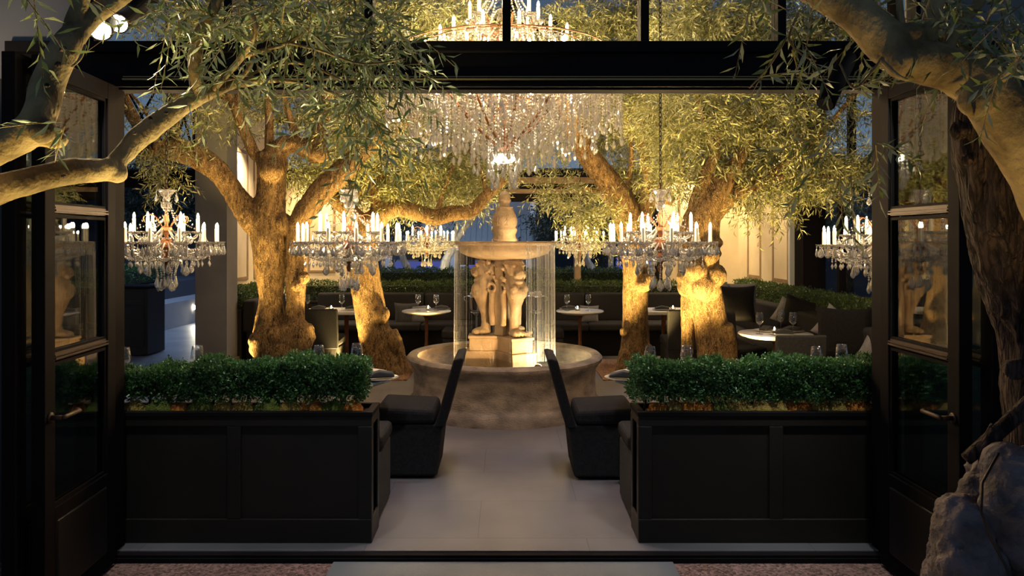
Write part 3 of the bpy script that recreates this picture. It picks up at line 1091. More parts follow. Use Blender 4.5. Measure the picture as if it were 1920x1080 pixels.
# head
lm.blob((0.185, 0, 0.655), (0.105, 0.1, 0.105))
lm.blob((0.275, 0, 0.615), (0.062, 0.058, 0.045))
lm.blob((0.315, 0, 0.632), (0.026, 0.036, 0.024))
lm.tube([(0.23, 0, 0.69), (0.27, 0, 0.668), (0.315, 0, 0.648)], [0.03, 0.024, 0.02], 10)
for y in (-1, 1):
    lm.blob((0.262, y * 0.048, 0.692), (0.034, 0.03, 0.016), R_('Z', y * 20))
    lm.blob((0.262, y * 0.045, 0.668), 0.015)
    lm.blob((0.292, y * 0.032, 0.607), (0.036, 0.03, 0.03))
    lm.blob((0.16, y * 0.095, 0.725), (0.024, 0.016, 0.034))
lm.blob((0.255, 0, 0.572), (0.05, 0.045, 0.018))
# mane curls
for k in range(120):
    th = rng.uniform(0.15, PI - 0.2)
    ph = rng.uniform(0, 2 * PI)
    d = Vector((math.sin(th) * math.cos(ph), math.sin(th) * math.sin(ph), math.cos(th)))
    if d.x > 0.35 and d.z < 0.75:
        continue
    p = Vector((0.165, 0, 0.62)) + Vector((d.x * 0.115, d.y * 0.118, d.z * 0.15))
    if p.z > 0.765:
        p.z = 0.765
    q = p + Vector((rng.uniform(-0.01, 0.03), rng.uniform(-0.02, 0.02), -rng.uniform(0.02, 0.05)))
    lm.tube([p, (p + q) / 2 + d * 0.012, q], [0.012, 0.019, 0.008], 7)
lion0 = remesh(lm, 'lion_support', M['stone'], 0.0065, lambda c: 0.002 * noise.noise(c * 60), ft, smooth_it=1)
for k in range(3):
    o = lion0 if k == 0 else lion0.copy()
    if k:
        COL.objects.link(o)
        o.parent = ft
    o.location = (0, 0, 0.712)
    o.rotation_euler = (0, 0, PI + k * 2 * PI / 3)

MB().lathe([(0.1, 1.445), (0.14, 1.45), (0.25, 1.462), (0.36, 1.487), (0.43, 1.518), (0.452, 1.545), (0.458, 1.558), (0.463, 1.60), (0.49, 1.607), (0.497, 1.622), (0.49, 1.635),
            (0.45, 1.638), (0.40, 1.61), (0.15, 1.595), (0.0, 1.595)], 80).build('upper_bowl', M['stone'], ft, smooth=True)
e = ft.children[-1].modifiers.new('e', 'EDGE_SPLIT')
e.split_angle = math.radians(50)
MB().add([(0.455 * math.cos(2 * PI * k / 48), 0.455 * math.sin(2 * PI * k / 48), 1.628) for k in range(48)], [tuple(range(48))]).build('bowl_water', M['water'], ft)
px = lambda y: CAMZ - (y - VY) / F * FY
pf = [(0.0, px(455)), (0.128, px(455)), (0.128, px(449)), (0.115, px(446)), (0.108, px(440)), (0.116, px(437)), (0.126, px(433)), (0.124, px(429)), (0.112, px(427)), (0.118, px(423)),
      (0.124, px(417)), (0.12, px(410)), (0.105, px(402)), (0.09, px(396)), (0.082, px(391)), (0.086, px(389.5)), (0.08, px(388)), (0.052, px(388)), (0.05, px(384)), (0.052, px(380)),
      (0.062, px(378)), (0.066, px(376)), (0.058, px(373)), (0.056, px(371)), (0.062, px(369)), (0.055, px(366)), (0.04, px(362)), (0.015, px(358)), (0.0, px(357))]
MB().lathe(pf, 40).build('finial_urn', M['stone'], ft, smooth=True)
e = ft.children[-1].modifiers.new('e', 'EDGE_SPLIT')
e.split_angle = math.radians(55)
# acanthus leaves hugging the urn
ac = MB()
for k in range(8):
    a = 2 * PI * k / 8 + 0.2
    c, s = math.cos(a), math.sin(a)
    for (z, r, w) in ((px(421), 0.122, 0.02), (px(415), 0.124, 0.028), (px(409), 0.119, 0.03), (px(403), 0.108, 0.026), (px(397), 0.093, 0.018), (px(393), 0.086, 0.01)):
        for sg in (-1, 1):
            vx = Vector((c * r - s * sg * w * 0.5, s * r + c * sg * w * 0.5, z))
            ac.blob(vx * 0.97 + Vector((0, 0, z * 0.03)), (0.006, 0.007, 0.015), Matrix.Rotation(a, 3, 'Z') @ R_('X', sg * 35), 8, 6)
    pth = [(c * r, s * r, z) for (z, r) in ((px(423), 0.12), (px(415), 0.127), (px(407), 0.117), (px(399), 0.1), (px(392), 0.087))]
    ac.tube(pth, 0.004, 6)
ac.build('acanthus_leaf', M['stone'], ft, smooth=True)

# falling water: fine threads from the rim of the bowl to the pool, one countless sheet
rng = random.Random(8)
fw = MB()
for k in range(340):
    a = 2 * PI * k / 340 + rng.uniform(-0.01, 0.01)
    side = abs(math.cos(a))
    keep = 0.14 + 0.6 * side ** 4
    if math.cos(a) > 0.45:
        keep = 0.7
    if rng.random() > keep:
        continue
    r0 = 0.497 + rng.uniform(-0.002, 0.002)
    w = rng.choice((0.0012, 0.002, 0.0034, 0.0046)) if math.cos(a) > 0.4 else rng.choice((0.0008, 0.0012, 0.0016, 0.0026))
    pts, rr = [], []
    for i in range(5):
        t = i / 4
        pts.append((FX + math.cos(a) * (r0 + 0.006 * t), FY + math.sin(a) * (r0 + 0.006 * t), 1.615 - t * 1.12))
        rr.append(w * (1 - 0.35 * t))
    fw.tube(pts, rr, 5, cap=False)
o = fw.build('falling_water', M['fall'], smooth=True)
tag(o, 'thin veil of water threads falling from the stone bowl to the pool', 'water', kind='stuff')
# pool lamp
o = empty('pool_lamp', (FX + 0.30, FY - 0.78, 0.515))
tag(o, 'small bright spotlight at the pool rim lighting the lions', 'light')
MB().lathe([(0.0, -0.03), (0.03, -0.03), (0.035, 0.0), (0.03, 0.012)], 16).build('housing', M['brass'], o, smooth=True, rot=(-0.9, 0, -0.35))
MB().lathe([(0.0, 0.014), (0.029, 0.014)], 16).build('lens', M['lampface'], o, rot=(-0.9, 0, -0.35))

# ================================================================== front planters with box shrubs and moss
ORD = ['first', 'second', 'third', 'fourth', 'fifth', 'sixth', 'seventh', 'eighth', 'ninth', 'tenth', 'eleventh', 'twelfth', 'thirteenth', 'fourteenth', 'fifteenth', 'sixteenth']
PF, PB, PH = 4.13, 4.37, 0.715


def planter(s):
    side = 'plaster pillar' if s < 0 else 'curved banquette'
    x0, x1 = (0.726, 2.5)
    X = lambda a, b: (min(s * a, s * b), max(s * a, s * b))
    pl = empty('planter_box', (0, 0, 0))
    tag(pl, 'long black panelled planter box on the %s side of the walkway' % ('pillar' if s < 0 else 'lounge'), 'planter', 'panelled planters at the entrance')
    a, b = X(x0 + 0.012, x1)
    m = MB().box(a, b, PF + 0.018, PF + 0.03, 0.0, 0.69).box(a, b, PB - 0.012, PB, 0, 0.69).box(*X(x0 + 0.012, x0 + 0.022), PF + 0.03, PB - 0.012, 0, 0.69).box(a, b, PF + 0.03, PB - 0.012, 0, 0.64)
    m.build('panel', M['black'], pl)
    m = MB()
    m.box(*X(x0, x1), PF, PF + 0.018, 0, 0.13).box(*X(x0, x1), PF, PF + 0.018, 0.635, 0.69)
    for u in (x0, 1.44, 2.25):
        m.box(*X(u, u + 0.075), PF, PF + 0.018, 0.13, 0.635)
    m.box(*X(x0, x0 + 0.012), PF + 0.018, PB, 0, 0.13).box(*X(x0, x0 + 0.012), PF + 0.018, PB, 0.635, 0.69)
    m.box(*X(x0, x0 + 0.012), PF + 0.018, PF + 0.06, 0.13, 0.635).box(*X(x0, x0 + 0.012), PB - 0.045, PB, 0.13, 0.635)
    m.build('frame', M['black'], pl, bevel=0.004)
    m = MB().box(*X(x0 - 0.006, x1), PF - 0.008, PF + 0.03, 0.69, PH).box(*X(x0 - 0.006, x1), PB - 0.03, PB + 0.004, 0.69, PH).box(*X(x0 - 0.006, x0 + 0.035), PF + 0.03, PB - 0.03, 0.69, PH)
    m.build('rim', M['steel'], pl, bevel=0.003)
    MB().box(*X(x0 + 0.035, x1 - 0.01), PF + 0.03, PB - 0.03, 0.64, 0.69).build('soil', M['soil'], pl)
    # shrubs
    if s < 0:
        spans = [(0.77, 1.27, 0.98, 0), (1.29, 1.72, 0.965, 0), (1.74, 2.42, 0.93, 0)]
    else:
        spans = [(0.725, 1.085, 0.962, 0), (1.105, 1.44, 0.968, 0), (1.475, 2.4, 0.975, 0)]
    where = ['nearest the walkway', 'between its two neighbours', 'running behind the open glass door']
    for k, (a, b, zt, _) in enumerate(spans):
        xa, xb = X(a, b)
        sh = empty('boxwood_shrub', ((xa + xb) / 2, 4.27, 0.69))
        tag(sh, 'clipped box shrub %s, %s side planter' % (where[k], 'pillar' if s < 0 else 'lounge'), 'shrub', 'box shrubs in the entrance planters')
        cx = (xa + xb) / 2
        w = (xb - xa) / 2
        me = hedge_mesh('leaves', -w, w, -0.105, 0.105, 0.07, zt - 0.69, int(15500 * 2 * w / 0.5 * 0.8), 0.018, M['box'], 40 + k + (s > 0) * 7, 0.018, 0.45)
        obj('leaves', me, sh)
        c = MB()
        nx, nz = 14, 7
        c.blob((0, 0, (zt - 0.69) / 2 + 0.04), (w * 0.6, 0.05, (zt - 0.69) * 0.34))
        c.box(-w * 0.86, w * 0.86, -0.06, 0.06, 0.1, zt - 0.69 - 0.05)
        for q in range(4):
            xx = -w * 0.7 + q * w * 0.45
            c.tube([(xx, 0, -0.02), (xx + 0.02, 0.01, 0.1)], 0.008, 6)
        c.build('stems', M['hedge_core'], sh)
    # moss mounds along the front edge
    rg = random.Random(3 if s < 0 else 4)
    u = x0 + 0.085
    k = 0
    while u < 2.3 and k < 13:
        r = rg.uniform(0.045, 0.085)
        kind = ('o' if k == 0 else rg.choice('googyy')) if s < 0 else ('o' if k == 0 else rg.choice('yogyoyy'))
        nm = {'o': 'orange', 'g': 'green', 'y': 'ochre'}[kind]
        mm = MB().blob((0, 0, 0), (r * 1.05, 0.04, rg.uniform(0.05, 0.075)), None, 20, 12)
        sd = rg.random() * 50
        mm.v = [tuple(Vector(v) * (1 + 0.16 * noise.noise(Vector(v) * 22 + Vector((sd, 0, 0))) + 0.12 * noise.noise(Vector(v) * 70))) for v in mm.v]
        o = mm.build('moss_mound', M['moss_' + kind], None, smooth=True, loc=(s * (u + r * 0.6), PF + 0.071 + rg.uniform(0, 0.008), 0.70))
        tag(o, '%s moss mound, %s from the walkway in the %s side planter' % (nm, ORD[k], 'pillar' if s < 0 else 'lounge'), 'moss', 'moss mounds under the box shrubs')
        u += r * 1.75
        k += 1


planter(-1)
planter(1)

# ================================================================== seats
def front_bench(s):
    X = lambda a, b: (min(s * a, s * b), max(s * a, s * b))
    b = empty('bench', (0, 0, 0))
    tag(b, 'charcoal upholstered bench backing onto the planter on the %s side' % ('pillar' if s < 0 else 'lounge'), 'bench', 'benches behind the entrance planters')
    MB().box(*X(0.735, 2.9), 4.40, 4.88, 0.015, 0.40).build('base', M['fabric_grey'], b, bevel=0.02)
    MB().box(*X(0.725, 2.9), 4.48, 4.90, 0.40, 0.49).build('seat', M['fabric'], b, bevel=0.03)
    MB().box(*X(0.735, 2.9), 4.385, 4.47, 0.40, 0.66).build('backrest', M['fabric'], b, bevel=0.025)


front_bench(-1)
front_bench(1)


def slipper_chair(loc, rz, label, mats=('fabric', 'fabric'), w=0.5, lean=0.13, height=0.84, group='skirted slipper chairs'):
    """skirted chair that faces local -x; its back leans towards +x"""
    c = empty('slipper_chair', loc, rz, label, 'chair', group)
    h = w / 2
    MB().prism([(-0.24, 0.02), (0.17, 0.02), (0.21, 0.38), (-0.25, 0.38)], -h + 0.01, h - 0.01).build('skirt', M[mats[0]], c, bevel=0.018)
    MB().prism([(-0.26, 0.38), (0.16, 0.38), (0.15, 0.475), (-0.255, 0.495)], -h, h).build('seat', M[mats[1]], c, bevel=0.03)
    MB().prism([(0.155, 0.36), (0.225, 0.36), (0.225 + lean, height - 0.01), (0.205 + lean, height), (0.155 + lean, height - 0.015)], -h, h).build('backrest', M[mats[0]], c, bevel=0.02)
    return c


slipper_chair((-0.64, 5.47, 0), 0, 'charcoal skirted chair beside the walkway, its back to the fountain aisle, pillar side')
slipper_chair((0.645, 5.44, 0), PI, 'charcoal skirted chair beside the walkway, its back to the fountain aisle, lounge side')
slipper_chair((-2.19, 9.2, 0), -PI / 2, 'dark chair seen from behind beside the thick forked olive trunk', w=0.42, lean=0.05)
slipper_chair((2.1, 9.1, 0), -PI / 2, 'olive lit chair seen from behind between the two lounge side trunks', w=0.40, lean=0.05)
slipper_chair((-0.56, 9.95, 0), 0, 'dark chair with pale piped edge behind the water veil, facing the round table', w=0.46, lean=0.1)
slipper_chair((0.5, 9.95, 0), PI, 'dark chair half hidden behind the brighter side of the water veil', w=0.46, lean=0.1)
slipper_chair((2.53, 6.72, 0), -PI / 2, 'grey chair seen from behind drawn up to the lounge table', ('fabric_grey', 'fabric_grey'), w=0.42, lean=0.04)
slipper_chair((2.52, 8.32, 0), 2.1, 'grey low chair between the burled trunk and the lounge table', ('fabric_grey', 'fabric_grey'), w=0.46, lean=0.05)
o = empty('bench', (0, 0, 0))
tag(o, 'low grey bench running behind the shrubs under the lounge table chair', 'bench')
MB().box(1.98, 2.98, 5.95, 6.35, 0.02, 0.43).build('base', M['fabric_grey'], o, bevel=0.02)
MB().box(1.96, 3.0, 5.93, 6.37, 0.43, 0.52).build('seat', M['fabric_grey'], o, bevel=0.03)


def banquette(label, segs, backs, bases, seam=None):
    b = empty('banquette', (0, 0, 0))
    tag(b, label, 'banquette', 'banquettes along the hedge')
    for q in bases:
        MB().box(*q).build('base', M['fabric_dark'], b, bevel=0.01)
    for q in segs:
        MB().box(*q).build('seat', M['fabric'], b, bevel=0.03)
    for q in backs:
        MB().box(*q).build('backrest', M['fabric'], b, bevel=0.035)
    return b


banquette('charcoal banquette along the back hedge on the pillar side', [(-2.8 + 0.8 * k, -2.01 + 0.8 * k, 10.72, 11.35, 0.36, 0.46) for k in range(3)],
          [(-2.8 + 0.8 * k, -2.01 + 0.8 * k, 11.30, 11.46, 0.44, 0.86) for k in range(3)], [(-2.8, -0.41, 10.8, 11.45, 0.0, 0.36)])
banquette('charcoal banquette along the back hedge on the lounge side', [(0.4 + 0.8 * k, 1.19 + 0.8 * k, 10.72, 11.35, 0.36, 0.46) for k in range(3)],
          [(0.4 + 0.8 * k, 1.19 + 0.8 * k, 11.30, 11.46, 0.44, 0.86) for k in range(3)], [(0.4, 2.79, 10.8, 11.45, 0.0, 0.36)])
banquette('brown shaded banquette end under the panelled wall beside the pillar', [(-3.4, -2.82, 9.95, 11.3, 0.36, 0.46)], [(-3.44, -3.26, 9.93, 11.3, 0.44, 0.86)], [(-3.4, -2.9, 9.95, 11.3, 0.0, 0.36)])
banquette('long charcoal banquette under the hedge by the lounge glazing', [(2.85, 3.4, 6.3 + 1.2 * k, 7.49 + 1.2 * k, 0.36, 0.46) for k in range(4)],
          [(3.24, 3.44, 6.3 + 1.2 * k, 7.49 + 1.2 * k, 0.44, 0.86) for k in range(4)], [(2.92, 3.42, 6.3, 11.1, 0.0, 0.36)])


def trough(label, x0, x1, y0, y1, z):
    o = MB().box(x0, x1, y0, y1, 0, z - 0.03).box(x0 - 0.006, x1 + 0.006, y0 - 0.006, y1 + 0.006, z - 0.03, z).build('planter_trough', M['black'], None, bevel=0.004)
    return tag(o, label, 'planter', 'black planters behind the banquettes')


trough('black planter whose end shows beside the pale plaster pillar', -3.74, -3.47, 9.99, 11.5, 0.74)
trough('black planter behind the back banquettes', -3.74, 3.74, 11.56, 11.95, 0.72)
trough('black planter along the lounge glazing', 3.47, 3.64, 6.2, 11.5, 0.78)
trough('black planter outside the back opening', -2.3, 2.7, 13.8, 14.2, 0.82)


def hedge(label, x0, x1, y0, y1, z0, z1, n, leaf, seed, mat='box_far', lump=0.02):
    cx, cyy = (x0 + x1) / 2, (y0 + y1) / 2
    h = empty('boxwood_hedge', (cx, cyy, z0))
    tag(h, label, 'hedge', 'clipped hedges behind the seats')
    obj('leaves', hedge_mesh('leaves', x0 - cx, x1 - cx, y0 - cyy, y1 - cyy, 0, z1 - z0, n, leaf, M[mat], seed, lump, 0.3), h)
    MB().box(x0 - cx + 0.05, x1 - cx - 0.05, y0 - cyy + 0.05, y1 - cyy - 0.05, -0.03, z1 - z0 - 0.06).build('stems', M['hedge_core'], h)


hedge('clipped hedge block at the pillar end of the panelled wall', -3.70, -3.46, 10.04, 11.5, 0.76, 1.0, 9000, 0.024, 1)
hedge('clipped hedge along the back banquettes', -3.4, 3.4, 11.58, 11.93, 0.74, 1.0, 22000, 0.026, 2)
hedge('long clipped hedge running along the lounge glazing', 3.45, 3.70, 6.2, 11.5, 0.80, 1.05, 26000, 0.022, 3)
hedge('clipped hedge outside the back opening, lit green from above', -2.3, 2.7, 13.82, 14.18, 0.84, 1.11, 16000, 0.03, 4)
hedge('dark hedge on the slate wall beyond the blue patio', -9.0, -6.85, 12.05, 15.5, 0.85, 1.12, 16000, 0.035, 5, 'box', 0.04)


# ================================================================== cushions
def cushion(label, loc, rot, w, h, t, mat, group):
    m = MB()
    n = 12
    vs, fs = [], []
    for sg in (1, -1):
        for i in range(n + 1):
            for j in range(n + 1):
                u, v = i / n * 2 - 1, j / n * 2 - 1
                pin = 1 - 0.10 * (1 - v * v) * abs(u) ** 3
                pin2 = 1 - 0.10 * (1 - u * u) * abs(v) ** 3
                th = sg * t * ((1 - u ** 4) * (1 - v ** 4)) ** 0.55
                vs.append((u * w / 2 * pin, th / 2, v * h / 2 * pin2))
    st = (n + 1) ** 2
    for i in range(n):
        for j in range(n):
            a = i * (n + 1) + j
            fs.append((a, a + 1, a + n + 2, a + n + 1))
            fs.append((st + a + n + 1, st + a + n + 2, st + a + 1, st + a))
    m.add(vs, fs)
    o = m.build('cushion', M[mat], None, smooth=True, loc=loc, rot=rot)
    return tag(o, label, 'cushion', group)


CG = 'cushions on the banquettes'


def cush_at(label, px, py, d, sz, mat, rz=0.0, tilt=-0.2, roll=0.0):
    p = P(px, py, d)
    cushion(label, p, (tilt, roll, rz), sz, sz, 0.15, mat, CG)


cush_at('large black cushion upright beside the burled trunk', 1381, 570, 8.9, 0.44, 'fabric_dark', -0.1)
cush_at('white cushion peeking over the black cushion beside the burled trunk', 1386, 562, 9.15, 0.42, 'fabric_pale', -0.2)
cush_at('pale grey cushion squeezed behind the burled trunk', 1348, 562, 9.0, 0.34, 'fabric_pale', 0.3)
cush_at('black cushion with peaked corner behind the lounge wine glasses', 1500, 592, 8.5, 0.40, 'fabric_dark', -0.35, roll=0.3)
cush_at('pale grey cushion corner above the banquette behind the wine glasses', 1478, 588, 8.65, 0.30, 'fabric_pale', -0.3, roll=0.5)
cush_at('big black cushion leaning on the long banquette', 1583, 626, 7.0, 0.5, 'fabric_dark', -0.5)
cush_at('grey cushion corner above the big black cushion', 1566, 612, 7.2, 0.32, 'fabric_pale', -0.5, roll=0.55)
cush_at('pale cushion half hidden by the open glass door', 1642, 660, 6.75, 0.28, 'fabric_pale', -0.8, roll=0.4)
cush_at('dim grey cushion on the back banquette under the round table edge', 762, 590, 11.1, 0.36, 'fabric_grey', 0.1)
cush_at('pale brown cushion seen under the round table on the pillar side', 786, 590, 11.1, 0.28, 'fabric_pale', 0.1)
cush_at('pale brown cushion seen under the round table on the lounge side', 1105, 590, 11.1, 0.28, 'fabric_pale', -0.1)


# ================================================================== tables and table ware
TZ = 0.72


def round_table(x, y, r, label, group='round marble tables'):
    t = empty('bistro_table', (x, y, 0))
    tag(t, label, 'table', group)
    MB().lathe([(0.0, TZ - 0.045), (r - 0.07, TZ - 0.045), (r - 0.05, TZ - 0.03), (r - 0.02, TZ - 0.028), (r, TZ - 0.016), (r - 0.003, TZ - 0.004), (r - 0.012, TZ), (0.0, TZ)], 48).build('tabletop', M['marble'], t, smooth=True)
    e_ = t.children[-1].modifiers.new('e', 'EDGE_SPLIT')
    e_.split_angle = math.radians(45)
    MB().lathe([(0.0, 0.13), (0.05, 0.13), (0.04, 0.16), (0.026, 0.2), (0.03, 0.24), (0.022, 0.3), (0.022, 0.6), (0.04, 0.64), (0.12, 0.67), (0.12, TZ - 0.046)], 16).build('column', M['iron'], t, smooth=True)
    MB().lathe([(0.0, 0.0), (0.165, 0.0), (0.165, 0.02), (0.1, 0.05), (0.05, 0.13), (0.0, 0.13)], 24).build('foot', M['iron'], t, smooth=True)
    return t


def square_table(x, y, w, d, label):
    t = empty('dining_table', (x, y, 0))
    tag(t, label, 'table', 'square marble tables')
    MB().box(-w / 2, w / 2, -d / 2, d / 2, TZ - 0.045, TZ).build('tabletop', M['marble'], t, bevel=0.012)
    MB().lathe([(0.03, 0.05), (0.026, 0.3), (0.03, 0.66), (0.14, TZ - 0.046)], 16).build('column', M['iron'], t, smooth=True)
    MB().lathe([(0.0, 0.0), (0.23, 0.0), (0.22, 0.02), (0.05, 0.06), (0.0, 0.06)], 24).build('foot', M['iron'], t, smooth=True)


XT = [(312 - VX) / F * 5.15, -1.11, 1.07, 2.46]
round_table(XT[0], 5.2, 0.35, 'round marble table under the chandelier next to the open patio')
round_table(XT[1], 5.2, 0.35, 'round marble table edge showing past the pillar side planter')
round_table(XT[2], 5.2, 0.35, 'round marble table edge showing past the lounge side planter')
round_table(XT[3], 5.2, 0.35, 'round marble table hidden behind the shrubs by the lounge door')
A_ = P(799, 577, 10.0)
B_ = P(1088, 579, 10.0)
R_t = P(1455, 617, 7.58)
round_table(A_.x, 10.05, 0.325, 'small round marble table behind the fountain on the pillar side')
round_table(B_.x, 10.05, 0.315, 'small round marble table behind the fountain on the lounge side')
round_table(R_t.x, 7.6, 0.36, 'white round table in front of the long banquette')
square_table(-2.12, 10.15, 1.0, 0.62, 'rectangular marble table behind the thick forked olive trunk')
square_table(2.12, 10.15, 0.85, 0.62, 'rectangular marble table between the two lounge side trunks')

glass_m = MB().lathe([(0.0, 0.0), (0.036, 0.0), (0.034, 0.003), (0.006, 0.007), (0.004, 0.02), (0.004, 0.085), (0.008, 0.092), (0.026, 0.108), (0.039, 0.128), (0.041, 0.142), (0.038, 0.17), (0.031, 0.215),
                      (0.0300, 0.215), (0.037, 0.17), (0.040, 0.142), (0.038, 0.129), (0.025, 0.11), (0.0, 0.097)], 24).mesh('wine_glass', M['wine'], True)
tumb_m = MB().lathe([(0.0, 0.0), (0.034, 0.0), (0.038, 0.01), (0.041, 0.05), (0.038, 0.105), (0.0365, 0.105), (0.0395, 0.05), (0.035, 0.012), (0.0, 0.01)], 24).mesh('tumbler', M['wine'], True)
GG = 'wine glasses on the tables'


def wglass(px, d, label, me=None, cat='glass', scale=1.0):
    o = obj('wine_glass' if me is None else 'tumbler', me or glass_m, None, loc=((px - VX) / F * d, d, TZ))
    o.scale = (scale,) * 3
    tag(o, label, cat, GG)


wglass(233, 5.05, 'wine glass rising behind the hedge next to the door jamb, pillar side')
wglass(370, 5.05, 'wine glass rising behind the hedge before the plaster pillar', scale=1.05)
wglass(598, 5.15, 'wine glass behind the hedge below the thick forked trunk')
wglass(669, 5.25, 'wine glass behind the hedge end below the leaning olive trunk')
wglass(1219, 5.1, 'wine glass behind the hedge below the slim lounge side trunk')
wglass(1287, 5.15, 'wine glass behind the hedge below the burled trunk')
wglass(1530, 5.2, 'low dark wine glass behind the hedge below the lounge table chair', scale=0.93)
wglass(1578, 5.2, 'wine glass behind the hedge below the big black cushion')
wglass(784, 9.95, 'wine glass on the small round table nearest the leaning trunk')
wglass(818, 9.95, 'wine glass on the small pillar side table nearest the water veil')
wglass(1063, 9.95, 'wine glass on the small lounge side table nearest the water veil')
wglass(1103, 9.95, 'wine glass on the small lounge side table away from the water')
wglass(576, 9.95, 'wine glass at the edge of the forked trunk on the rectangular table')
wglass(641, 9.95, 'wine glass on the rectangular table before the leaning trunk')
wglass(1424, 7.5, 'wine glass on the white lounge table nearest the burled trunk')
wglass(1464, 7.75, 'wine glass in the middle of the white lounge table')
wglass(1487, 7.5, 'wine glass on the white lounge table nearest the banquette')


def setting(px, d, label, white=True, rz=0.0):
    p = ((px - VX) / F * d, d, TZ)
    pl = MB().lathe([(0.0, 0.0), (0.07, 0.0), (0.125, 0.014), (0.126, 0.017), (0.07, 0.007), (0.0, 0.006)], 32).build('plate', M['plate_white' if white else 'plate'], None, smooth=True, loc=p)
    tag(pl, label + ' plate', 'plate', 'plates on the tables')
    n = MB()
    n.prism([(-0.1, 0.0), (0.1, 0.0), (0.09, 0.03), (0.0, 0.045), (-0.085, 0.022)], -0.04, 0.04)
    o = n.build('napkin', M['napkin'], None, bevel=0.012, loc=(p[0], p[1], TZ + 0.016), rot=(0, 0, rz))
    tag(o, 'folded charcoal napkin on the %s plate' % label, 'napkin', 'napkins on the plates')


setting(1456 + 12, 7.42, 'white lounge table front')
setting(1484, 7.7, 'white lounge table banquette side', False, 0.3)
setting(1437, 7.72, 'white lounge table trunk side', True, 0.8)
setting(712, 5.06, 'walkway end marble table, pillar side,', False, 0.2)
setting(1169, 5.06, 'walkway end marble table, lounge side,', False, -0.2)
setting(597, 10.1, 'rectangular table, chair end,')
setting(661, 10.1, 'rectangular table, leaning trunk end,')
setting(1241, 10.05, 'lounge side rectangular table', False)
setting(827, 10.15, 'small pillar side round table', False)
setting(1066, 10.15, 'small lounge side round table', False)


def tealight(px, d, label):
    t = empty('tealight', ((px - VX) / F * d, d, TZ))
    tag(t, label, 'candle', 'tealights on the tables')
    MB().lathe([(0.0, 0.0), (0.03, 0.0), (0.034, 0.05), (0.032, 0.05), (0.028, 0.006), (0.0, 0.006)], 20).build('holder', M['wine'], t, smooth=True)
    MB().lathe([(0.0, 0.008), (0.024, 0.008), (0.024, 0.03), (0.0, 0.03)], 16).build('wax', M['candle'], t)
    MB().lathe([(0.0, 0.03), (0.006, 0.035), (0.008, 0.045), (0.004, 0.06), (0.0, 0.068)], 8).build('flame', M['tealight'], t)


tealight(803, 10.0, 'tealight on the small pillar side round table')
tealight(1083, 9.95, 'glaring tealight on the small lounge side round table')
tealight(621, 10.0, 'tealight in a glass on the rectangular table, pillar side')
tealight(1262, 10.0, 'tealight on the rectangular table beside the burled trunk')
tealight(1452, 7.55, 'tealight on the white lounge table')

for px, nm in ((893, 'pillar'), (1004, 'lounge')):
    b = empty('wine_bucket_stand', ((px - VX) / F * 10.52, 10.52, 0))
    tag(b, 'silver wine bucket on a stand behind the fountain, %s side' % nm, 'wine bucket', 'wine bucket stands')
    MB().lathe([(0.0, 0.66), (0.085, 0.66), (0.11, 0.70), (0.12, 0.86), (0.135, 0.885), (0.125, 0.885), (0.112, 0.86), (0.1, 0.71), (0.0, 0.68)], 28).build('bucket', M['silver'], b, smooth=True)
    MB().lathe([(0.0, 0.0), (0.15, 0.0), (0.15, 0.015), (0.02, 0.04), (0.014, 0.6), (0.09, 0.655), (0.0, 0.66)], 24).build('stand', M['silver'], b, smooth=True)
    for sg in (-1, 1):
        MB().tube([(sg * 0.13, 0, 0.87), (sg * 0.165, 0, 0.86), (sg * 0.165, 0, 0.82), (sg * 0.12, 0, 0.80)], 0.007, 8).build('handle', M['silver'], b, smooth=True)
    m = MB()
    for k in range(7):
        m.blob((0.06 * math.cos(k * 2.4), 0.06 * math.sin(k * 2.4), 0.885 + 0.02 * (k % 3)), 0.03, None, 6, 4)
    m.build('ice', M['crystal'], b)

# ================================================================== chandeliers
def octa(m, c, r, h=None):
    h = h or r
    c = Vector(c)
    m.add([c + Vector(q) for q in ((r, 0, 0), (0, r, 0), (-r, 0, 0), (0, -r, 0), (0, 0, h), (0, 0, -h))],
          [(0, 1, 4), (1, 2, 4), (2, 3, 4), (3, 0, 4), (1, 0, 5), (2, 1, 5), (3, 2, 5), (0, 3, 5)])


def drop_mesh(s, name):
    m = MB()
    octa(m, (0, 0, -0.012 * s), 0.006 * s, 0.009 * s)
    b = MB().lathe([(0.0, -0.022 * s), (0.004 * s, -0.024 * s), (0.0095 * s, -0.040 * s), (0.0195 * s, -0.064 * s), (0.0185 * s, -0.072 * s), (0.012 * s, -0.082 * s), (0.0, -0.09 * s)], 8)
    b.v = [(x, y * 0.5, z) for (x, y, z) in b.v]
    m.add(b.v, b.f)
    return m.mesh(name, M['crystal'])


DROP = drop_mesh(0.95, 'crystal_drop')
DROPB = drop_mesh(1.25, 'crystal_drop_large')
sleeve_me = MB().lathe([(0.0, 0.0), (0.0115, 0.0), (0.0115, 0.098), (0.008, 0.102), (0.0, 0.102)], 12).mesh('candle', M['candle'], False)
flame_prof = [(0.0, 0.0), (0.006, 0.003), (0.0085, 0.012), (0.007, 0.022), (0.0035, 0.031), (0.0, 0.038)]
flame_big_me = MB().lathe(flame_prof, 8).mesh('bulb', M['flame_big'], True)
flame_me = MB().lathe([(0.0, 0.0), (0.006, 0.003), (0.0085, 0.012), (0.007, 0.022), (0.0035, 0.031), (0.0, 0.038)], 8).mesh('bulb', M['flame'], True)
dm = MB()
nseg = 24
prof = [(0.010, -0.012), (0.02, -0.010), (0.038, -0.003), (0.05, 0.006), (0.048, 0.009), (0.036, 0.002), (0.012, 0.0)]
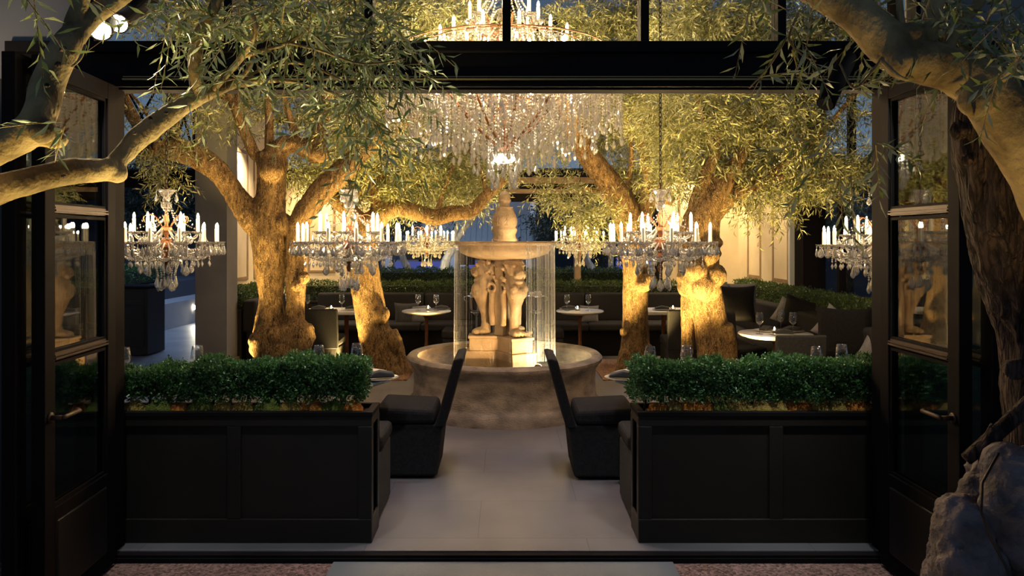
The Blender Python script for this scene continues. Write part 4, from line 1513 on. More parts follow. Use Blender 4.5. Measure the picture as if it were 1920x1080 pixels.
for i, (r, z) in enumerate(prof):
    for k in range(nseg):
        a = 2 * PI * k / nseg
        rr = r * (1 + (0.10 if k % 2 else -0.03) * (i in (3, 4)) + (0.05 if k % 2 else 0) * (i in (2, 5)))
        dm.v.append((rr * math.cos(a), rr * math.sin(a), z))
for i in range(len(prof) - 1):
    for k in range(nseg):
        k2 = (k + 1) % nseg
        dm.f.append((i * nseg + k, i * nseg + k2, (i + 1) * nseg + k2, (i + 1) * nseg + k))
dish_me = dm.mesh('drip_dish', M['crystal_clear'])

# chain: alternating links, three metres
cm = MB()
for k in range(96):
    z = k * 0.0325
    pts = []
    for q in range(9):
        a = 2 * PI * q / 8
        u, w = 0.009 * math.cos(a), 0.021 * math.sin(a)
        pts.append((u, 0, z + w) if k % 2 else (0, u, z + w))
    cm.tube(pts, 0.0028, 5, cap=False)
chain_me = cm.mesh('chain', M['chain'])


def link(name, me, parent, loc, rz=0.0):
    o = obj(name, me, parent, loc=loc)
    o.rotation_euler = (0, 0, rz)
    return o


def candle(parent, x, y, z, fl=flame_me, sc=1.0):
    c = link('candle', sleeve_me, parent, (x, y, z))
    b = link('bulb', fl, c, (0, 0, 0.1))
    if sc != 1.0:
        c.scale = (sc,) * 3
    return c


ch0 = empty('chandelier')
st_ = MB().lathe([(0.0, -0.2), (0.012, -0.195), (0.02, -0.17), (0.012, -0.15), (0.03, -0.11), (0.014, -0.07), (0.036, -0.03), (0.04, -0.028), (0.04, 0.02), (0.036, 0.024), (0.012, 0.04),
                  (0.022, 0.07), (0.036, 0.085), (0.036, 0.105), (0.012, 0.12), (0.01, 0.24), (0.006, 0.4), (0.0, 0.4)], 8)
st_.build('stem', M['iron'], ch0)
MB().lathe([(0.0, 0.215), (0.02, 0.225), (0.035, 0.245), (0.037, 0.26), (0.03, 0.278), (0.012, 0.288), (0.014, 0.3), (0.032, 0.325), (0.05, 0.35), (0.066, 0.362), (0.06, 0.366), (0.04, 0.352), (0.0, 0.33)], 12).build('crystal_crown', M['crystal_clear'], ch0)
MB().lathe([(0.0, -0.135), (0.05, -0.125), (0.085, -0.1), (0.09, -0.092), (0.05, -0.105), (0.0, -0.115)], 16).build('crystal_bowl', M['crystal_clear'], ch0)
beads = MB()
arm_l = MB()
pth, rr = smooth_path([(Vector((0.035, 0, 0.0)), 0.006), (Vector((0.12, 0, -0.055)), 0.006), (Vector((0.22, 0, -0.075)), 0.0055), (Vector((0.305, 0, -0.045)), 0.005), (Vector((0.335, 0, -0.008)), 0.005)], 4)
arm_me_l = MB().tube(pth, rr, 7).mesh('arm', M['crystal2'], True)
pth2, rr2 = smooth_path([(Vector((0.03, 0, 0.095)), 0.006), (Vector((0.08, 0, 0.045)), 0.006), (Vector((0.14, 0, 0.02)), 0.0055), (Vector((0.185, 0, 0.035)), 0.005), (Vector((0.2, 0, 0.065)), 0.005)], 4)
arm_me_u = MB().tube(pth2, rr2, 7).mesh('arm', M['crystal2'], True)
pth3, rr3 = smooth_path([(Vector((0.03, 0, 0.11)), 0.004), (Vector((0.09, 0, 0.19)), 0.004), (Vector((0.15, 0, 0.18)), 0.0035), (Vector((0.145, 0, 0.14)), 0.0035), (Vector((0.12, 0, 0.15)), 0.003)], 4)
scroll_me = MB().tube(pth3, rr3, 6).mesh('scroll', M['iron'], True)


def garland(m, a, b, sag, n, r):
    a, b = Vector(a), Vector(b)
    for i in range(n + 1):
        t = i / n
        p = a.lerp(b, t)
        p.z -= sag * 4 * t * (1 - t)
        octa(m, p, r * 1.35, r * 1.5)


pos_l, pos_u = [], []
for k in range(12):
    a = 2 * PI * k / 12 + 0.13
    link('arm', arm_me_l, ch0, (0, 0, 0), a)
    c_, s_ = math.cos(a), math.sin(a)
    x, y = 0.335 * c_, 0.335 * s_
    pos_l.append(Vector((x, y, 0.0)))
    link('drip_dish', dish_me, ch0, (x, y, 0.0), a)
    candle(ch0, x, y, 0.0)
    for q in range(5):
        b = a + (q - 2) * 1.05
        link('crystal_drop', DROP, ch0, (x + 0.046 * math.cos(b), y + 0.046 * math.sin(b), 0.003 - 0.004 * abs(q - 2)), b + 0.6 * q)
for k in range(6):
    a = 2 * PI * k / 6 + 0.35
    link('arm', arm_me_u, ch0, (0, 0, 0), a)
    link('scroll', scroll_me, ch0, (0, 0, 0), a + 0.5)
    x, y = 0.2 * math.cos(a), 0.2 * math.sin(a)
    pos_u.append(Vector((x, y, 0.07)))
    link('drip_dish', dish_me, ch0, (x, y, 0.07), a)
    candle(ch0, x, y, 0.07)
    for q in range(3):
        b = a + (q - 1) * 1.3
        link('crystal_drop', DROP, ch0, (x + 0.046 * math.cos(b), y + 0.046 * math.sin(b), 0.073), b + 0.4 * q)
for k in range(8):
    a = 2 * PI * k / 8 + 0.2
    link('crystal_drop', DROPB, ch0, (0.06 * math.cos(a), 0.06 * math.sin(a), -0.2 - 0.02 * (k % 2)), a + 1.2)
    link('crystal_drop', DROPB, ch0, (0.16 * math.cos(a + 0.3), 0.16 * math.sin(a + 0.3), -0.1 - 0.015 * (k % 2)), a + 1.0)
    garland(beads, (0.085 * math.cos(a), 0.085 * math.sin(a), -0.1), (0.06 * math.cos(a), 0.06 * math.sin(a), -0.2 - 0.02 * (k % 2)), 0, 8, 0.0055)
    garland(beads, (0.2 * math.cos(a + 0.3), 0.2 * math.sin(a + 0.3), -0.06), (0.16 * math.cos(a + 0.3), 0.16 * math.sin(a + 0.3), -0.1), 0.0, 4, 0.0055)
for k in range(4):
    a = 2 * PI * k / 4 + 0.6
    link('crystal_drop', DROP, ch0, (0.064 * math.cos(a), 0.064 * math.sin(a), 0.362), a + 0.8)
for k in range(12):
    garland(beads, pos_l[k] + Vector((0, 0, -0.005)), pos_l[(k + 1) % 12] + Vector((0, 0, -0.005)), 0.045, 11, 0.0055)
    garland(beads, pos_l[k] * 0.75 + Vector((0, 0, -0.07)), pos_l[(k + 1) % 12] * 0.45 + Vector((0, 0, -0.09)), 0.04, 12, 0.0055)
    garland(beads, pos_l[k] * 0.9 + Vector((0, 0, -0.03)), pos_l[(k + 1) % 12] * 0.6 + Vector((0, 0, -0.08)), 0.05, 11, 0.006)
    # short hanging tails under the arms
    for rad in (0.4, 0.55, 0.7, 0.85):
        p = pos_l[k] * rad + Vector((0, 0, -0.07))
        for z in range(4):
            octa(beads, p - Vector((0, 0, 0.014 * z)), 0.006, 0.008)
        octa(beads, p - Vector((0, 0, 0.075)), 0.010, 0.022)
for k in range(6):
    garland(beads, pos_u[k], pos_u[(k + 1) % 6], 0.04, 14, 0.0055)
    garland(beads, pos_u[k] * 0.75 + Vector((0, 0, 0.1)), pos_l[2 * k + 1] + Vector((0, 0, 0.0)), 0.05, 12, 0.0055)
    garland(beads, (0.03, 0, 0.24), pos_u[k] * 0.8 + Vector((0, 0, 0.05)), 0.02, 11, 0.005)
b_ = beads.build('bead_garland', M['crystal2'], ch0)
b_['kind'] = 'stuff'
link('chain', chain_me, ch0, (0, 0, 0.39))

CGRP = 'crystal chandeliers over the tables'
CHZ = 1.63
spots = [((312 - VX) / F * 5.2, 5.2, CHZ, 0.0, 1.0, 'crystal chandelier over the table next to the open patio, before the plaster pillar'),
         ((655 - VX) / F * 5.2, 5.2, CHZ, 0.2, 1.02, 'crystal chandelier in front of the thick forked olive trunk'),
         ((1238 - VX) / F * 5.2, 5.2, CHZ, 0.4, 1.02, 'crystal chandelier in front of the burled olive trunk'),
         ((1648 - VX) / F * 5.2, 5.2, CHZ - 0.02, 0.1, 1.04, 'crystal chandelier half hidden by the open door, before dark lounge glazing'),
         ((800 - VX) / F * 9.95, 9.95, 1.63, 0.3, 1.06, 'small looking far crystal chandelier over the pillar side back table'),
         ((1087 - VX) / F * 9.95, 9.95, 1.63, 0.5, 0.96, 'small looking far crystal chandelier over the lounge side back table')]
for i, (x, y, z, r, sc, lab) in enumerate(spots):
    o = ch0 if i == 0 else copy_tree(ch0)
    o.location = (x, y, z)
    o.rotation_euler = (0, 0, r)
    o.scale = (sc, sc, 1.0)
    tag(o, lab, 'chandelier', CGRP)

# the great tiered chandelier above the fountain
gc = empty('tiered_chandelier', (-0.01, 7.55, 0))
tag(gc, 'huge tiered crystal chandelier hanging above the fountain', 'chandelier')
MB().lathe([(0.0, 2.5), (0.02, 2.5), (0.02, 4.2), (0.03, 4.22), (0.03, 4.4), (0.012, 4.45), (0.012, 5.0), (0.0, 5.0)], 12).build('stem', M['iron'], gc)
MB().lathe([(0.0, 2.41), (0.08, 2.42), (0.12, 2.45), (0.135, 2.49), (0.13, 2.495), (0.11, 2.46), (0.0, 2.44)], 24).build('lit_bowl', M['bowl_glow'], gc, smooth=True)
rings = [(1.16, 3.3, 84), (1.04, 3.5, 60), (0.92, 3.22, 66), (0.80, 3.55, 50), (0.70, 3.16, 56), (0.5, 3.1, 40), (0.42, 3.5, 30), (0.32, 3.02, 26), (0.16, 2.98, 14)]
for (r, z, n) in rings:
    MB().tube([(r * math.cos(2 * PI * k / 48), r * math.sin(2 * PI * k / 48), z) for k in range(49)], 0.007, 6, cap=False).build('ring', M['iron'], gc, smooth=True)
for k in range(8):
    a = 2 * PI * k / 8 + 0.25
    c_, s_ = math.cos(a), math.sin(a)
    pth, rr = smooth_path([(Vector((0.02 * c_, 0.02 * s_, 2.55)), 0.016), (Vector((0.32 * c_, 0.32 * s_, 2.8)), 0.013), (Vector((0.62 * c_, 0.62 * s_, 3.14)), 0.012), (Vector((0.92 * c_, 0.92 * s_, 3.2)), 0.01), (Vector((1.16 * c_, 1.16 * s_, 3.29)), 0.009)], 5)
    MB().tube(pth, rr, 8).build('arm', M['iron'], gc, smooth=True)
    pth, rr = smooth_path([(Vector((0.02 * c_, 0.02 * s_, 3.25)), 0.014), (Vector((0.25 * c_, 0.25 * s_, 3.18)), 0.014), (Vector((0.5 * c_, 0.5 * s_, 3.35)), 0.012), (Vector((0.64 * c_, 0.64 * s_, 3.55)), 0.01)], 5)
    MB().tube(pth, rr, 8).build('arm', M['iron'], gc, smooth=True)
    pth, rr = smooth_path([(Vector((0.02 * c_, 0.02 * s_, 3.75)), 0.014), (Vector((0.2 * c_, 0.2 * s_, 3.66)), 0.014), (Vector((0.34 * c_, 0.34 * s_, 3.82)), 0.01)], 5)
    MB().tube(pth, rr, 8).build('arm', M['iron'], gc, smooth=True)


def strand_mesh(length, seed):
    rg = random.Random(seed)
    m = MB()
    z = 0.0
    while z > -length:
        r = rg.choice((0.010, 0.012, 0.015))
        octa(m, (0, 0, z - r), r, r * 1.25)
        z -= r * 2.6
    b = MB().lathe([(0.0, z - 0.005), (0.006, z - 0.01), (0.017, z - 0.045), (0.022, z - 0.062), (0.012, z - 0.085), (0.0, z - 0.095)], 6)
    b.v = [(x, y * 0.6, q) for (x, y, q) in b.v]
    m.add(b.v, b.f)
    return m


strand_mb = [strand_mesh(ln, q) for q, ln in enumerate((0.38, 0.48, 0.58))]
strand_me = [m.mesh('crystal_strand', M['crystal2']) for m in strand_mb]
allst = []
rg = random.Random(77)
for ri, (r, z, n) in enumerate(rings):
    for k in range(n):
        a = 2 * PI * k / n + ri * 0.3
        allst.append((r * math.cos(a), r * math.sin(a), z - rg.uniform(0, 0.03), rg.randrange(3), a))
allst.sort(key=lambda q: q[1])
rest = MB()
for i, (x, y, z, q, a) in enumerate(allst):
    if i < 100:
        link('crystal_strand', strand_me[q], gc, (x, y, z), a)
    else:
        rest.add([(vx + x, vy + y, vz + z) for (vx, vy, vz) in strand_mb[q].v], strand_mb[q].f)
o = rest.build('crystal_strand_rest', M['crystal2'], gc)
o['kind'] = 'stuff'
o.name = 'crystal_strands'
gb = MB()
for (ra, za, rb, zb, n) in ((1.16, 3.3, 0.64, 3.6, 24), (0.64, 3.55, 0.34, 3.82, 16), (0.34, 3.82, 0.05, 4.3, 12), (0.92, 3.22, 0.5, 3.1, 20), (0.5, 3.35, 0.1, 3.7, 14)):
    for k in range(n):
        a = 2 * PI * k / n
        garland(gb, (ra * math.cos(a), ra * math.sin(a), za), (rb * math.cos(a + 0.15), rb * math.sin(a + 0.15), zb), 0.06, 20, 0.009)
o = gb.build('bead_garland', M['crystal2'], gc)
o['kind'] = 'stuff'
for k in range(12):
    a = 2 * PI * k / 12
    link('crystal_drop', DROPB, gc, (0.125 * math.cos(a), 0.125 * math.sin(a), 2.44 - 0.06 * (k % 3)), a).scale = (1.5, 1.5, 1.6)
for (r, z, n, sc, off) in ((1.1, 3.22, 16, 1.5, 0.1), (0.78, 3.26, 12, 1.5, 0.3), (0.45, 3.0, 8, 1.5, 0.1), (0.64, 3.55, 12, 1.5, 0.22), (0.34, 3.82, 8, 1.5, 0.0)):
    for k in range(n):
        a = 2 * PI * k / n + off
        x, y = r * math.cos(a), r * math.sin(a)
        link('drip_dish', dish_me, gc, (x, y, z), a).scale = (1.4,) * 3
        candle(gc, x, y, z, flame_big_me, sc)
        for q in range(3):
            b = a + q * 2.1
            if z > 3.3:
                link('crystal_drop', DROP, gc, (x + 0.06 * math.cos(b), y + 0.06 * math.sin(b), z), b)

# ================================================================== trees
def pp(pts, d=None):
    """pixel path [(px, py, depth, r_px)] -> world (Vector, radius)"""
    return [(P(a, b, c), r * c / F) for (a, b, c, r) in pts]


def trunk_mesh(name, paths, blobs, mat, voxel, disp, parent, seg=14):
    m = MB()
    for p in paths:
        a, r = smooth_path(pp(p), 5)
        m.tube(a, r, seg)
    for (a, b, c, r) in blobs:
        m.blob(P(a, b, c), r * c / F, None, 14, 9)
    o = remesh(m, name, mat, voxel, disp, parent)
    return o


def branches(paths, mat, parent, seg=9, wob=0.25):
    for p in paths:
        a, r = smooth_path(pp(p), 5)
        MB().tube(a, r, seg, wob=wob).build('branch', mat, parent, smooth=True)


def CL(px, py, d, rx, ry, rd, n):
    return (P(px, py, d), (rx * d / F, rd, ry * d / F), n)


TG = 'olive trees around the fountain'
# A: thick forked trunk, pillar side
ta = empty('olive_tree', (P(525, 700, 8.5).x, 8.5, 0))
tag(ta, 'thick forked olive tree with knobbly foot, lit amber, near the plaster pillar', 'tree', TG)
inv = lambda t: Matrix.Translation(-Vector(t.location))
A_paths = [
    [(525, 745, 8.5, 46), (522, 690, 8.5, 44), (514, 640, 8.5, 36), (509, 600, 8.5, 27), (508, 560, 8.5, 23), (506, 500, 8.5, 27), (504, 450, 8.5, 33), (502, 410, 8.5, 32), (506, 370, 8.5, 27), (510, 330, 8.5, 26), (512, 288, 8.5, 26)],
    [(548, 745, 8.4, 32), (552, 690, 8.4, 30), (554, 640, 8.42, 24), (553, 600, 8.42, 19), (553, 560, 8.42, 17), (555, 500, 8.42, 18), (556, 445, 8.42, 16), (570, 400, 8.45, 20), (602, 360, 8.5, 23), (640, 325, 8.55, 22), (672, 292, 8.6, 17), (700, 268, 8.65, 13), (730, 245, 8.7, 10)],
    [(500, 440, 8.5, 26), (470, 405, 8.45, 24), (435, 355, 8.4, 20), (400, 315, 8.3, 19), (360, 290, 8.2, 19), (320, 280, 8.1, 19), (285, 278, 8.0, 15)],
    [(512, 300, 8.5, 24), (530, 276, 8.5, 18), (555, 272, 8.5, 17), (580, 282, 8.5, 19), (598, 290, 8.5, 17)],
    [(585, 285, 8.5, 17), (600, 250, 8.5, 14), (612, 205, 8.5, 13), (625, 160, 8.5, 11), (635, 110, 8.5, 9)],
]
A_blobs = [(482, 640, 8.3, 13), (520, 628, 8.25, 16), (568, 642, 8.25, 18), (576, 618, 8.3, 13), (530, 660, 8.25, 20), (560, 610, 8.3, 15), (500, 640, 8.35, 26), (488, 655, 8.35, 18), (515, 655, 8.3, 20), (545, 640, 8.3, 24), (562, 625, 8.3, 24), (555, 655, 8.3, 22), (578, 632, 8.35, 12), (540, 620, 8.25, 14), (492, 632, 8.3, 14),
           (568, 520, 8.3, 12), (555, 535, 8.25, 11), (530, 420, 8.45, 20), (510, 320, 8.4, 24), (600, 288, 8.4, 15)]
def rel(paths, t):
    return paths
oa = trunk_mesh('trunk', A_paths, A_blobs, M['bark'], 0.014, bark_disp(0.009, 20, 0.3, 0.03, 3.6), None)
oa.parent = ta
oa.matrix_parent_inverse = inv(ta)


def adopt(t, before):
    """parent everything made since `before` to t, keeping its place"""
    for o in list(COL.objects):
        if o.name not in before and o is not t and o.parent is None and o.type == 'MESH' and 'label' not in o:
            o.parent = t
            o.matrix_parent_inverse = inv(t)


before = {o.name for o in COL.objects}
branches([
    [(497, 300, 8.5, 13), (478, 290, 8.5, 11), (462, 255, 8.45, 10), (446, 215, 8.4, 9), (432, 185, 8.4, 7), (424, 165, 8.4, 6)],
    [(433, 190, 8.4, 5), (418, 183, 8.4, 4), (405, 176, 8.4, 3)],
    [(440, 200, 8.4, 5), (446, 175, 8.4, 5), (440, 150, 8.4, 4)],
    [(505, 290, 8.5, 9), (505, 250, 8.5, 8), (503, 200, 8.5, 7), (495, 150, 8.5, 6), (488, 60, 8.6, 4)],
    [(560, 272, 8.5, 9), (548, 235, 8.5, 7), (535, 190, 8.5, 6), (525, 150, 8.5, 4)],
    [(690, 275, 8.6, 9), (720, 262, 8.6, 6), (760, 235, 8.6, 4), (800, 200, 8.6, 3)],
    [(700, 265, 8.6, 8), (718, 230, 8.6, 7), (730, 190, 8.7, 5), (750, 120, 8.8, 4)],
    [(290, 280, 8.0, 12), (272, 290, 8.0, 9), (266, 270, 8.0, 8), (258, 230, 7.9, 7), (240, 190, 7.9, 6), (226, 155, 7.9, 5)],
    [(275, 280, 8.0, 6), (255, 240, 8.0, 5), (236, 205, 8.0, 5), (233, 160, 8.0, 5), (232, 120, 8.0, 4)],
    [(330, 275, 8.1, 6), (332, 230, 8.1, 5), (326, 190, 8.1, 4), (345, 150, 8.1, 3)],
    [(300, 278, 8.0, 5), (290, 240, 8.0, 4), (262, 195, 8.0, 3), (240, 170, 8.0, 2)],
    [(345, 285, 8.1, 5), (338, 262, 8.1, 5), (325, 255, 8.1, 3)],
], M['bark'], None)
foliage('foliage', [CL(570, 185, 9.3, 110, 60, 0.5, 420), CL(690, 220, 8.9, 90, 70, 0.9, 594), CL(470, 40, 8.8, 140, 70, 0.9, 594), CL(640, 50, 8.9, 130, 65, 0.9, 858), CL(790, 45, 9.0, 110, 60, 0.9, 726),
                    CL(565, 325, 9.0, 55, 28, 0.4, 99), CL(480, 150, 9.2, 60, 50, 0.4, 110), CL(425, 215, 8.5, 30, 35, 0.2, 34),
                    CL(285, 200, 8.0, 35, 45, 0.3, 14), CL(318, 215, 8.0, 30, 40, 0.3, 26), CL(300, 270, 8.0, 40, 25, 0.3, 34), CL(312, 320, 8.0, 30, 30, 0.3, 40), CL(368, 208, 8.0, 22, 22, 0.2, 14), CL(350, 255, 8.0, 25, 22, 0.2, 16),
                    CL(240, 270, 8.0, 25, 35, 0.3, 16), CL(320, 40, 8.2, 120, 50, 0.5, 198)],
        M['olive'], None, (0.06, 0.098), 0.17, 21, (0.18, 0.4), 14)
adopt(ta, before)

# B: leaning trunk, pillar side back
tb = empty('olive_tree', (P(725, 690, 9.4).x, 9.4, 0))
tag(tb, 'leaning olive tree whose limb crosses behind the fountain urn, pillar side', 'tree', TG)
before = {o.name for o in COL.objects}
trunk_mesh('trunk', [
    [(735, 725, 9.4, 46), (722, 690, 9.4, 40), (706, 640, 9.4, 33), (694, 580, 9.4, 30), (684, 530, 9.4, 28), (680, 480, 9.4, 27), (688, 435, 9.4, 24), (712, 405, 9.4, 20), (745, 390, 9.4, 17), (780, 398, 9.35, 15), (815, 408, 9.3, 14), (850, 400, 9.3, 14), (885, 395, 9.3, 12), (910, 370, 9.3, 11), (930, 352, 9.3, 9), (946, 338, 9.3, 8)],
    [(690, 440, 9.4, 20), (660, 400, 9.4, 15), (630, 375, 9.4, 12), (605, 360, 9.5, 9)],
    [(712, 410, 9.4, 14), (705, 370, 9.4, 12), (690, 330, 9.4, 9), (670, 290, 9.4, 6)],
    [(755, 700, 9.35, 14), (745, 660, 9.35, 14), (730, 620, 9.35, 16)], [(705, 710, 9.3, 15), (705, 670, 9.3, 16), (700, 620, 9.35, 15)],
], [(715, 590, 9.25, 16), (735, 640, 9.3, 18), (672, 555, 9.3, 12)], M['bark'], 0.022, bark_disp(0.007, 22, 0.3, 0.03, 3.0), None)
branches([
    [(822, 405, 9.3, 6), (825, 380, 9.3, 5), (835, 350, 9.3, 4), (850, 310, 9.3, 3)],
    [(650, 395, 9.4, 6), (680, 355, 9.4, 4), (720, 330, 9.4, 4), (770, 322, 9.4, 3)],
    [(760, 392, 9.4, 6), (758, 350, 9.4, 4), (775, 300, 9.4, 3)],
    [(912, 370, 9.3, 6), (905, 330, 9.3, 4), (880, 280, 9.3, 3)],
], M['bark'], None)
foliage('foliage', [CL(640, 325, 9.7, 70, 38, 0.6, 369), CL(760, 325, 9.7, 110, 48, 0.6, 858), CL(870, 330, 9.8, 70, 45, 0.6, 429), CL(740, 370, 9.7, 70, 22, 0.4, 145), CL(920, 270, 9.9, 60, 60, 0.5, 231), CL(830, 375, 9.6, 80, 14, 0.4, 79),
                    CL(690, 280, 9.7, 70, 40, 0.5, 264), CL(900, 30, 9.9, 60, 50, 0.5, 158), CL(820, 210, 10.0, 80, 60, 0.5, 297)],
        M['olive'], None, (0.06, 0.098), 0.17, 22, (0.18, 0.38), 14)
adopt(tb, before)

# C: slim trunk with the big curving limb, lounge side back
tcx = empty('olive_tree', (P(1190, 700, 9.4).x, 9.4, 0))
tag(tcx, 'slim rough olive tree whose thick dark limb curves up towards the great chandelier', 'tree', TG)
before = {o.name for o in COL.objects}
trunk_mesh('trunk', [
    [(1190, 730, 9.4, 40), (1190, 690, 9.4, 33), (1191, 640, 9.4, 27), (1192, 580, 9.4, 24), (1192, 530, 9.4, 24), (1190, 480, 9.4, 26), (1185, 435, 9.4, 28), (1172, 395, 9.35, 27), (1146, 352, 9.3, 24), (1118, 312, 9.2, 22), (1092, 275, 9.15, 19), (1076, 240, 9.1, 18), (1066, 205, 9.0, 18), (1055, 180, 9.0, 15), (1052, 158, 9.0, 12), (1060, 120, 9.0, 9)],
    [(1195, 430, 9.4, 22), (1212, 385, 9.4, 16), (1216, 340, 9.4, 11), (1210, 300, 9.4, 9), (1204, 240, 9.4, 8), (1208, 180, 9.4, 6), (1215, 90, 9.4, 4)],
    [(1200, 400, 9.4, 16), (1236, 370, 9.4, 13), (1262, 375, 9.4, 11)],
    [(1165, 712, 9.3, 13), (1175, 660, 9.3, 14)], [(1222, 712, 9.3, 14), (1208, 650, 9.3, 14)],
], [(1218, 525, 9.2, 14), (1208, 535, 9.2, 14), (1170, 622, 9.25, 9), (1178, 465, 9.3, 18)], M['bark'], 0.022, bark_disp(0.007, 22, 0.3, 0.025, 3.0), None)
branches([
    [(1118, 305, 9.2, 7), (1098, 285, 9.2, 5), (1082, 255, 9.2, 5)],
    [(1122, 360, 9.2, 4), (1090, 350, 9.1, 3), (1060, 348, 9.1, 2), (1030, 360, 9.1, 1.5)],
    [(1188, 400, 9.4, 8), (1178, 350, 9.4, 6), (1185, 290, 9.4, 5), (1175, 220, 9.4, 4)],
    [(1230, 372, 9.4, 7), (1245, 320, 9.4, 6), (1255, 260, 9.4, 4)],
], M['bark'], None)
foliage('foliage', [CL(1110, 395, 9.2, 55, 38, 0.4, 151), CL(1040, 355, 9.1, 38, 18, 0.3, 60), CL(1135, 220, 9.6, 75, 75, 0.6, 462), CL(1080, 50, 9.6, 90, 55, 0.6, 343), CL(1190, 190, 9.7, 80, 70, 0.6, 528), CL(1200, 310, 9.8, 70, 45, 0.5, 217), CL(1190, 45, 9.6, 90, 55, 0.6, 528), CL(1010, 250, 10.0, 70, 60, 0.5, 198)],
        M['olive'], None, (0.06, 0.098), 0.17, 23, (0.18, 0.38), 14)
adopt(tcx, before)

# D: burled trunk, lounge side
td = empty('olive_tree', (P(1335, 700, 7.9).x, 7.9, 0))
tag(td, 'stout olive tree with bulging golden burls standing on two legs, lounge side', 'tree', TG)
before = {o.name for o in COL.objects}
trunk_mesh('trunk', [
    [(1345, 765, 7.9, 38), (1342, 700, 7.9, 34), (1338, 650, 7.9, 30), (1332, 600, 7.9, 27), (1322, 555, 7.9, 30), (1312, 510, 7.9, 38), (1312, 460, 7.9, 38), (1318, 415, 7.9, 34), (1335, 375, 7.9, 25), (1362, 330, 7.9, 19), (1385, 295, 7.9, 14), (1400, 250, 7.9, 9), (1405, 190, 7.9, 6)],
    [(1288, 765, 8.0, 13), (1288, 690, 8.0, 12), (1288, 620, 8.0, 11), (1290, 560, 8.0, 14), (1296, 520, 8.0, 20)],
    [(1318, 420, 7.9, 28), (1315, 375, 7.9, 20), (1325, 330, 7.9, 15), (1340, 290, 7.9, 11), (1350, 230, 7.9, 7)],
    [(1335, 400, 7.9, 22), (1375, 365, 7.9, 16), (1410, 352, 7.9, 12), (1440, 335, 7.9, 8)],
    [(1362, 720, 7.8, 16), (1366, 660, 7.8, 16), (1358, 610, 7.8, 14)],
], [(1292, 522, 7.75, 22), (1318, 535, 7.7, 26), (1340, 515, 7.7, 22), (1285, 540, 7.75, 15), (1335, 545, 7.7, 15), (1305, 505, 7.65, 20), (1330, 480, 7.7, 20), (1365, 632, 7.75, 14), (1355, 690, 7.75, 18), (1348, 455, 7.8, 10), (1346, 475, 7.8, 9)],
    M['bark'], 0.02, bark_disp(0.007, 22, 0.3, 0.03, 3), None)
branches([
    [(1345, 300, 7.9, 8), (1330, 250, 7.9, 6), (1310, 190, 7.9, 5), (1300, 120, 8, 4)],
    [(1395, 280, 7.9, 7), (1430, 240, 7.9, 5), (1470, 200, 7.9, 4), (1500, 150, 7.9, 3)],
    [(1435, 338, 7.9, 6), (1480, 300, 7.8, 5), (1530, 260, 7.7, 4), (1600, 180, 7.6, 4), (1640, 140, 7.6, 3)],
    [(1440, 335, 7.9, 5), (1500, 330, 7.8, 4), (1560, 330, 7.7, 3)],
], M['bark'], None)
foliage('foliage', [CL(1300, 225, 8.2, 100, 85, 0.9, 825), CL(1420, 215, 8.2, 100, 85, 0.9, 825), CL(1475, 300, 8.0, 75, 60, 0.6, 396), CL(1540, 325, 7.9, 50, 45, 0.5, 158), CL(1440, 372, 7.9, 75, 28, 0.4, 99), CL(1580, 200, 7.8, 50, 30, 0.4, 60), CL(1600, 300, 7.7, 35, 30, 0.4, 50),
                    CL(1330, 50, 8.2, 110, 60, 0.9, 726), CL(1470, 45, 8.2, 100, 60, 0.8, 462), CL(1370, 320, 8.1, 60, 30, 0.4, 112), CL(1265, 330, 8.2, 45, 35, 0.4, 92), CL(1530, 130, 8.0, 60, 50, 0.5, 165), CL(1580, 50, 8.0, 60, 50, 0.5, 79)],
        M['olive'], None, (0.06, 0.098), 0.17, 24, (0.18, 0.38), 14)
adopt(td, before)

# E: near tree outside, only its limbs reach into view on the pillar side
te = empty('olive_tree', (-2.15, 2.25, -0.045))
tag(te, 'near olive tree reaching smooth pale limbs across the open pillar side door', 'tree', 'olive trees at the entrance')
before = {o.name for o in COL.objects}
te_base = [(P(-420, 470, 2.25), 0.15)]
m = MB()
a, r = smooth_path([(Vector((-2.2, 2.2, -0.1)), 0.2), (Vector((-2.18, 2.2, 0.4)), 0.16), (Vector((-2.15, 2.22, 1.0)), 0.14), (Vector((-2.0, 2.25, 1.5)), 0.11), (P(-120, 400, 2.3), 0.06), (P(-30, 365, 2.35), 0.048)] + pp([(60, 338, 2.4, 24), (130, 322, 2.45, 22), (185, 320, 2.5, 21), (226, 322, 2.55, 20)]), 6)
m.tube(a, r, 16)
a, r = smooth_path(pp([(205, 325, 2.5, 16), (228, 292, 2.55, 19), (265, 255, 2.6, 19), (310, 222, 2.65, 18), (350, 195, 2.7, 17), (390, 176, 2.75, 15), (430, 160, 2.8, 10), (480, 152, 2.85, 7), (540, 152, 2.9, 5), (600, 165, 2.95, 4)]), 6)
m.tube(a, r, 14)
a, r = smooth_path([(Vector((-2.0, 2.25, 1.5)), 0.1), (P(-110, 330, 2.25), 0.055)] + pp([(-30, 292, 2.25, 27), (40, 255, 2.25, 30), (72, 222, 2.25, 29), (88, 165, 2.3, 28), (112, 110, 2.3, 27), (140, 62, 2.35, 22), (172, 30, 2.4, 17), (215, 2, 2.45, 14), (260, -30, 2.5, 12)]), 6)
m.tube(a, r, 16)
a, r = smooth_path(pp([(60, 245, 2.25, 24), (105, 262, 2.28, 17), (118, 255, 2.3, 13)]), 5)
m.tube(a, r, 12)
a, r = smooth_path(pp([(372, 185, 2.72, 13), (366, 140, 2.7, 14), (368, 90, 2.7, 13), (385, 45, 2.7, 11), (415, -10, 2.7, 9)]), 6)
m.tube(a, r, 12)
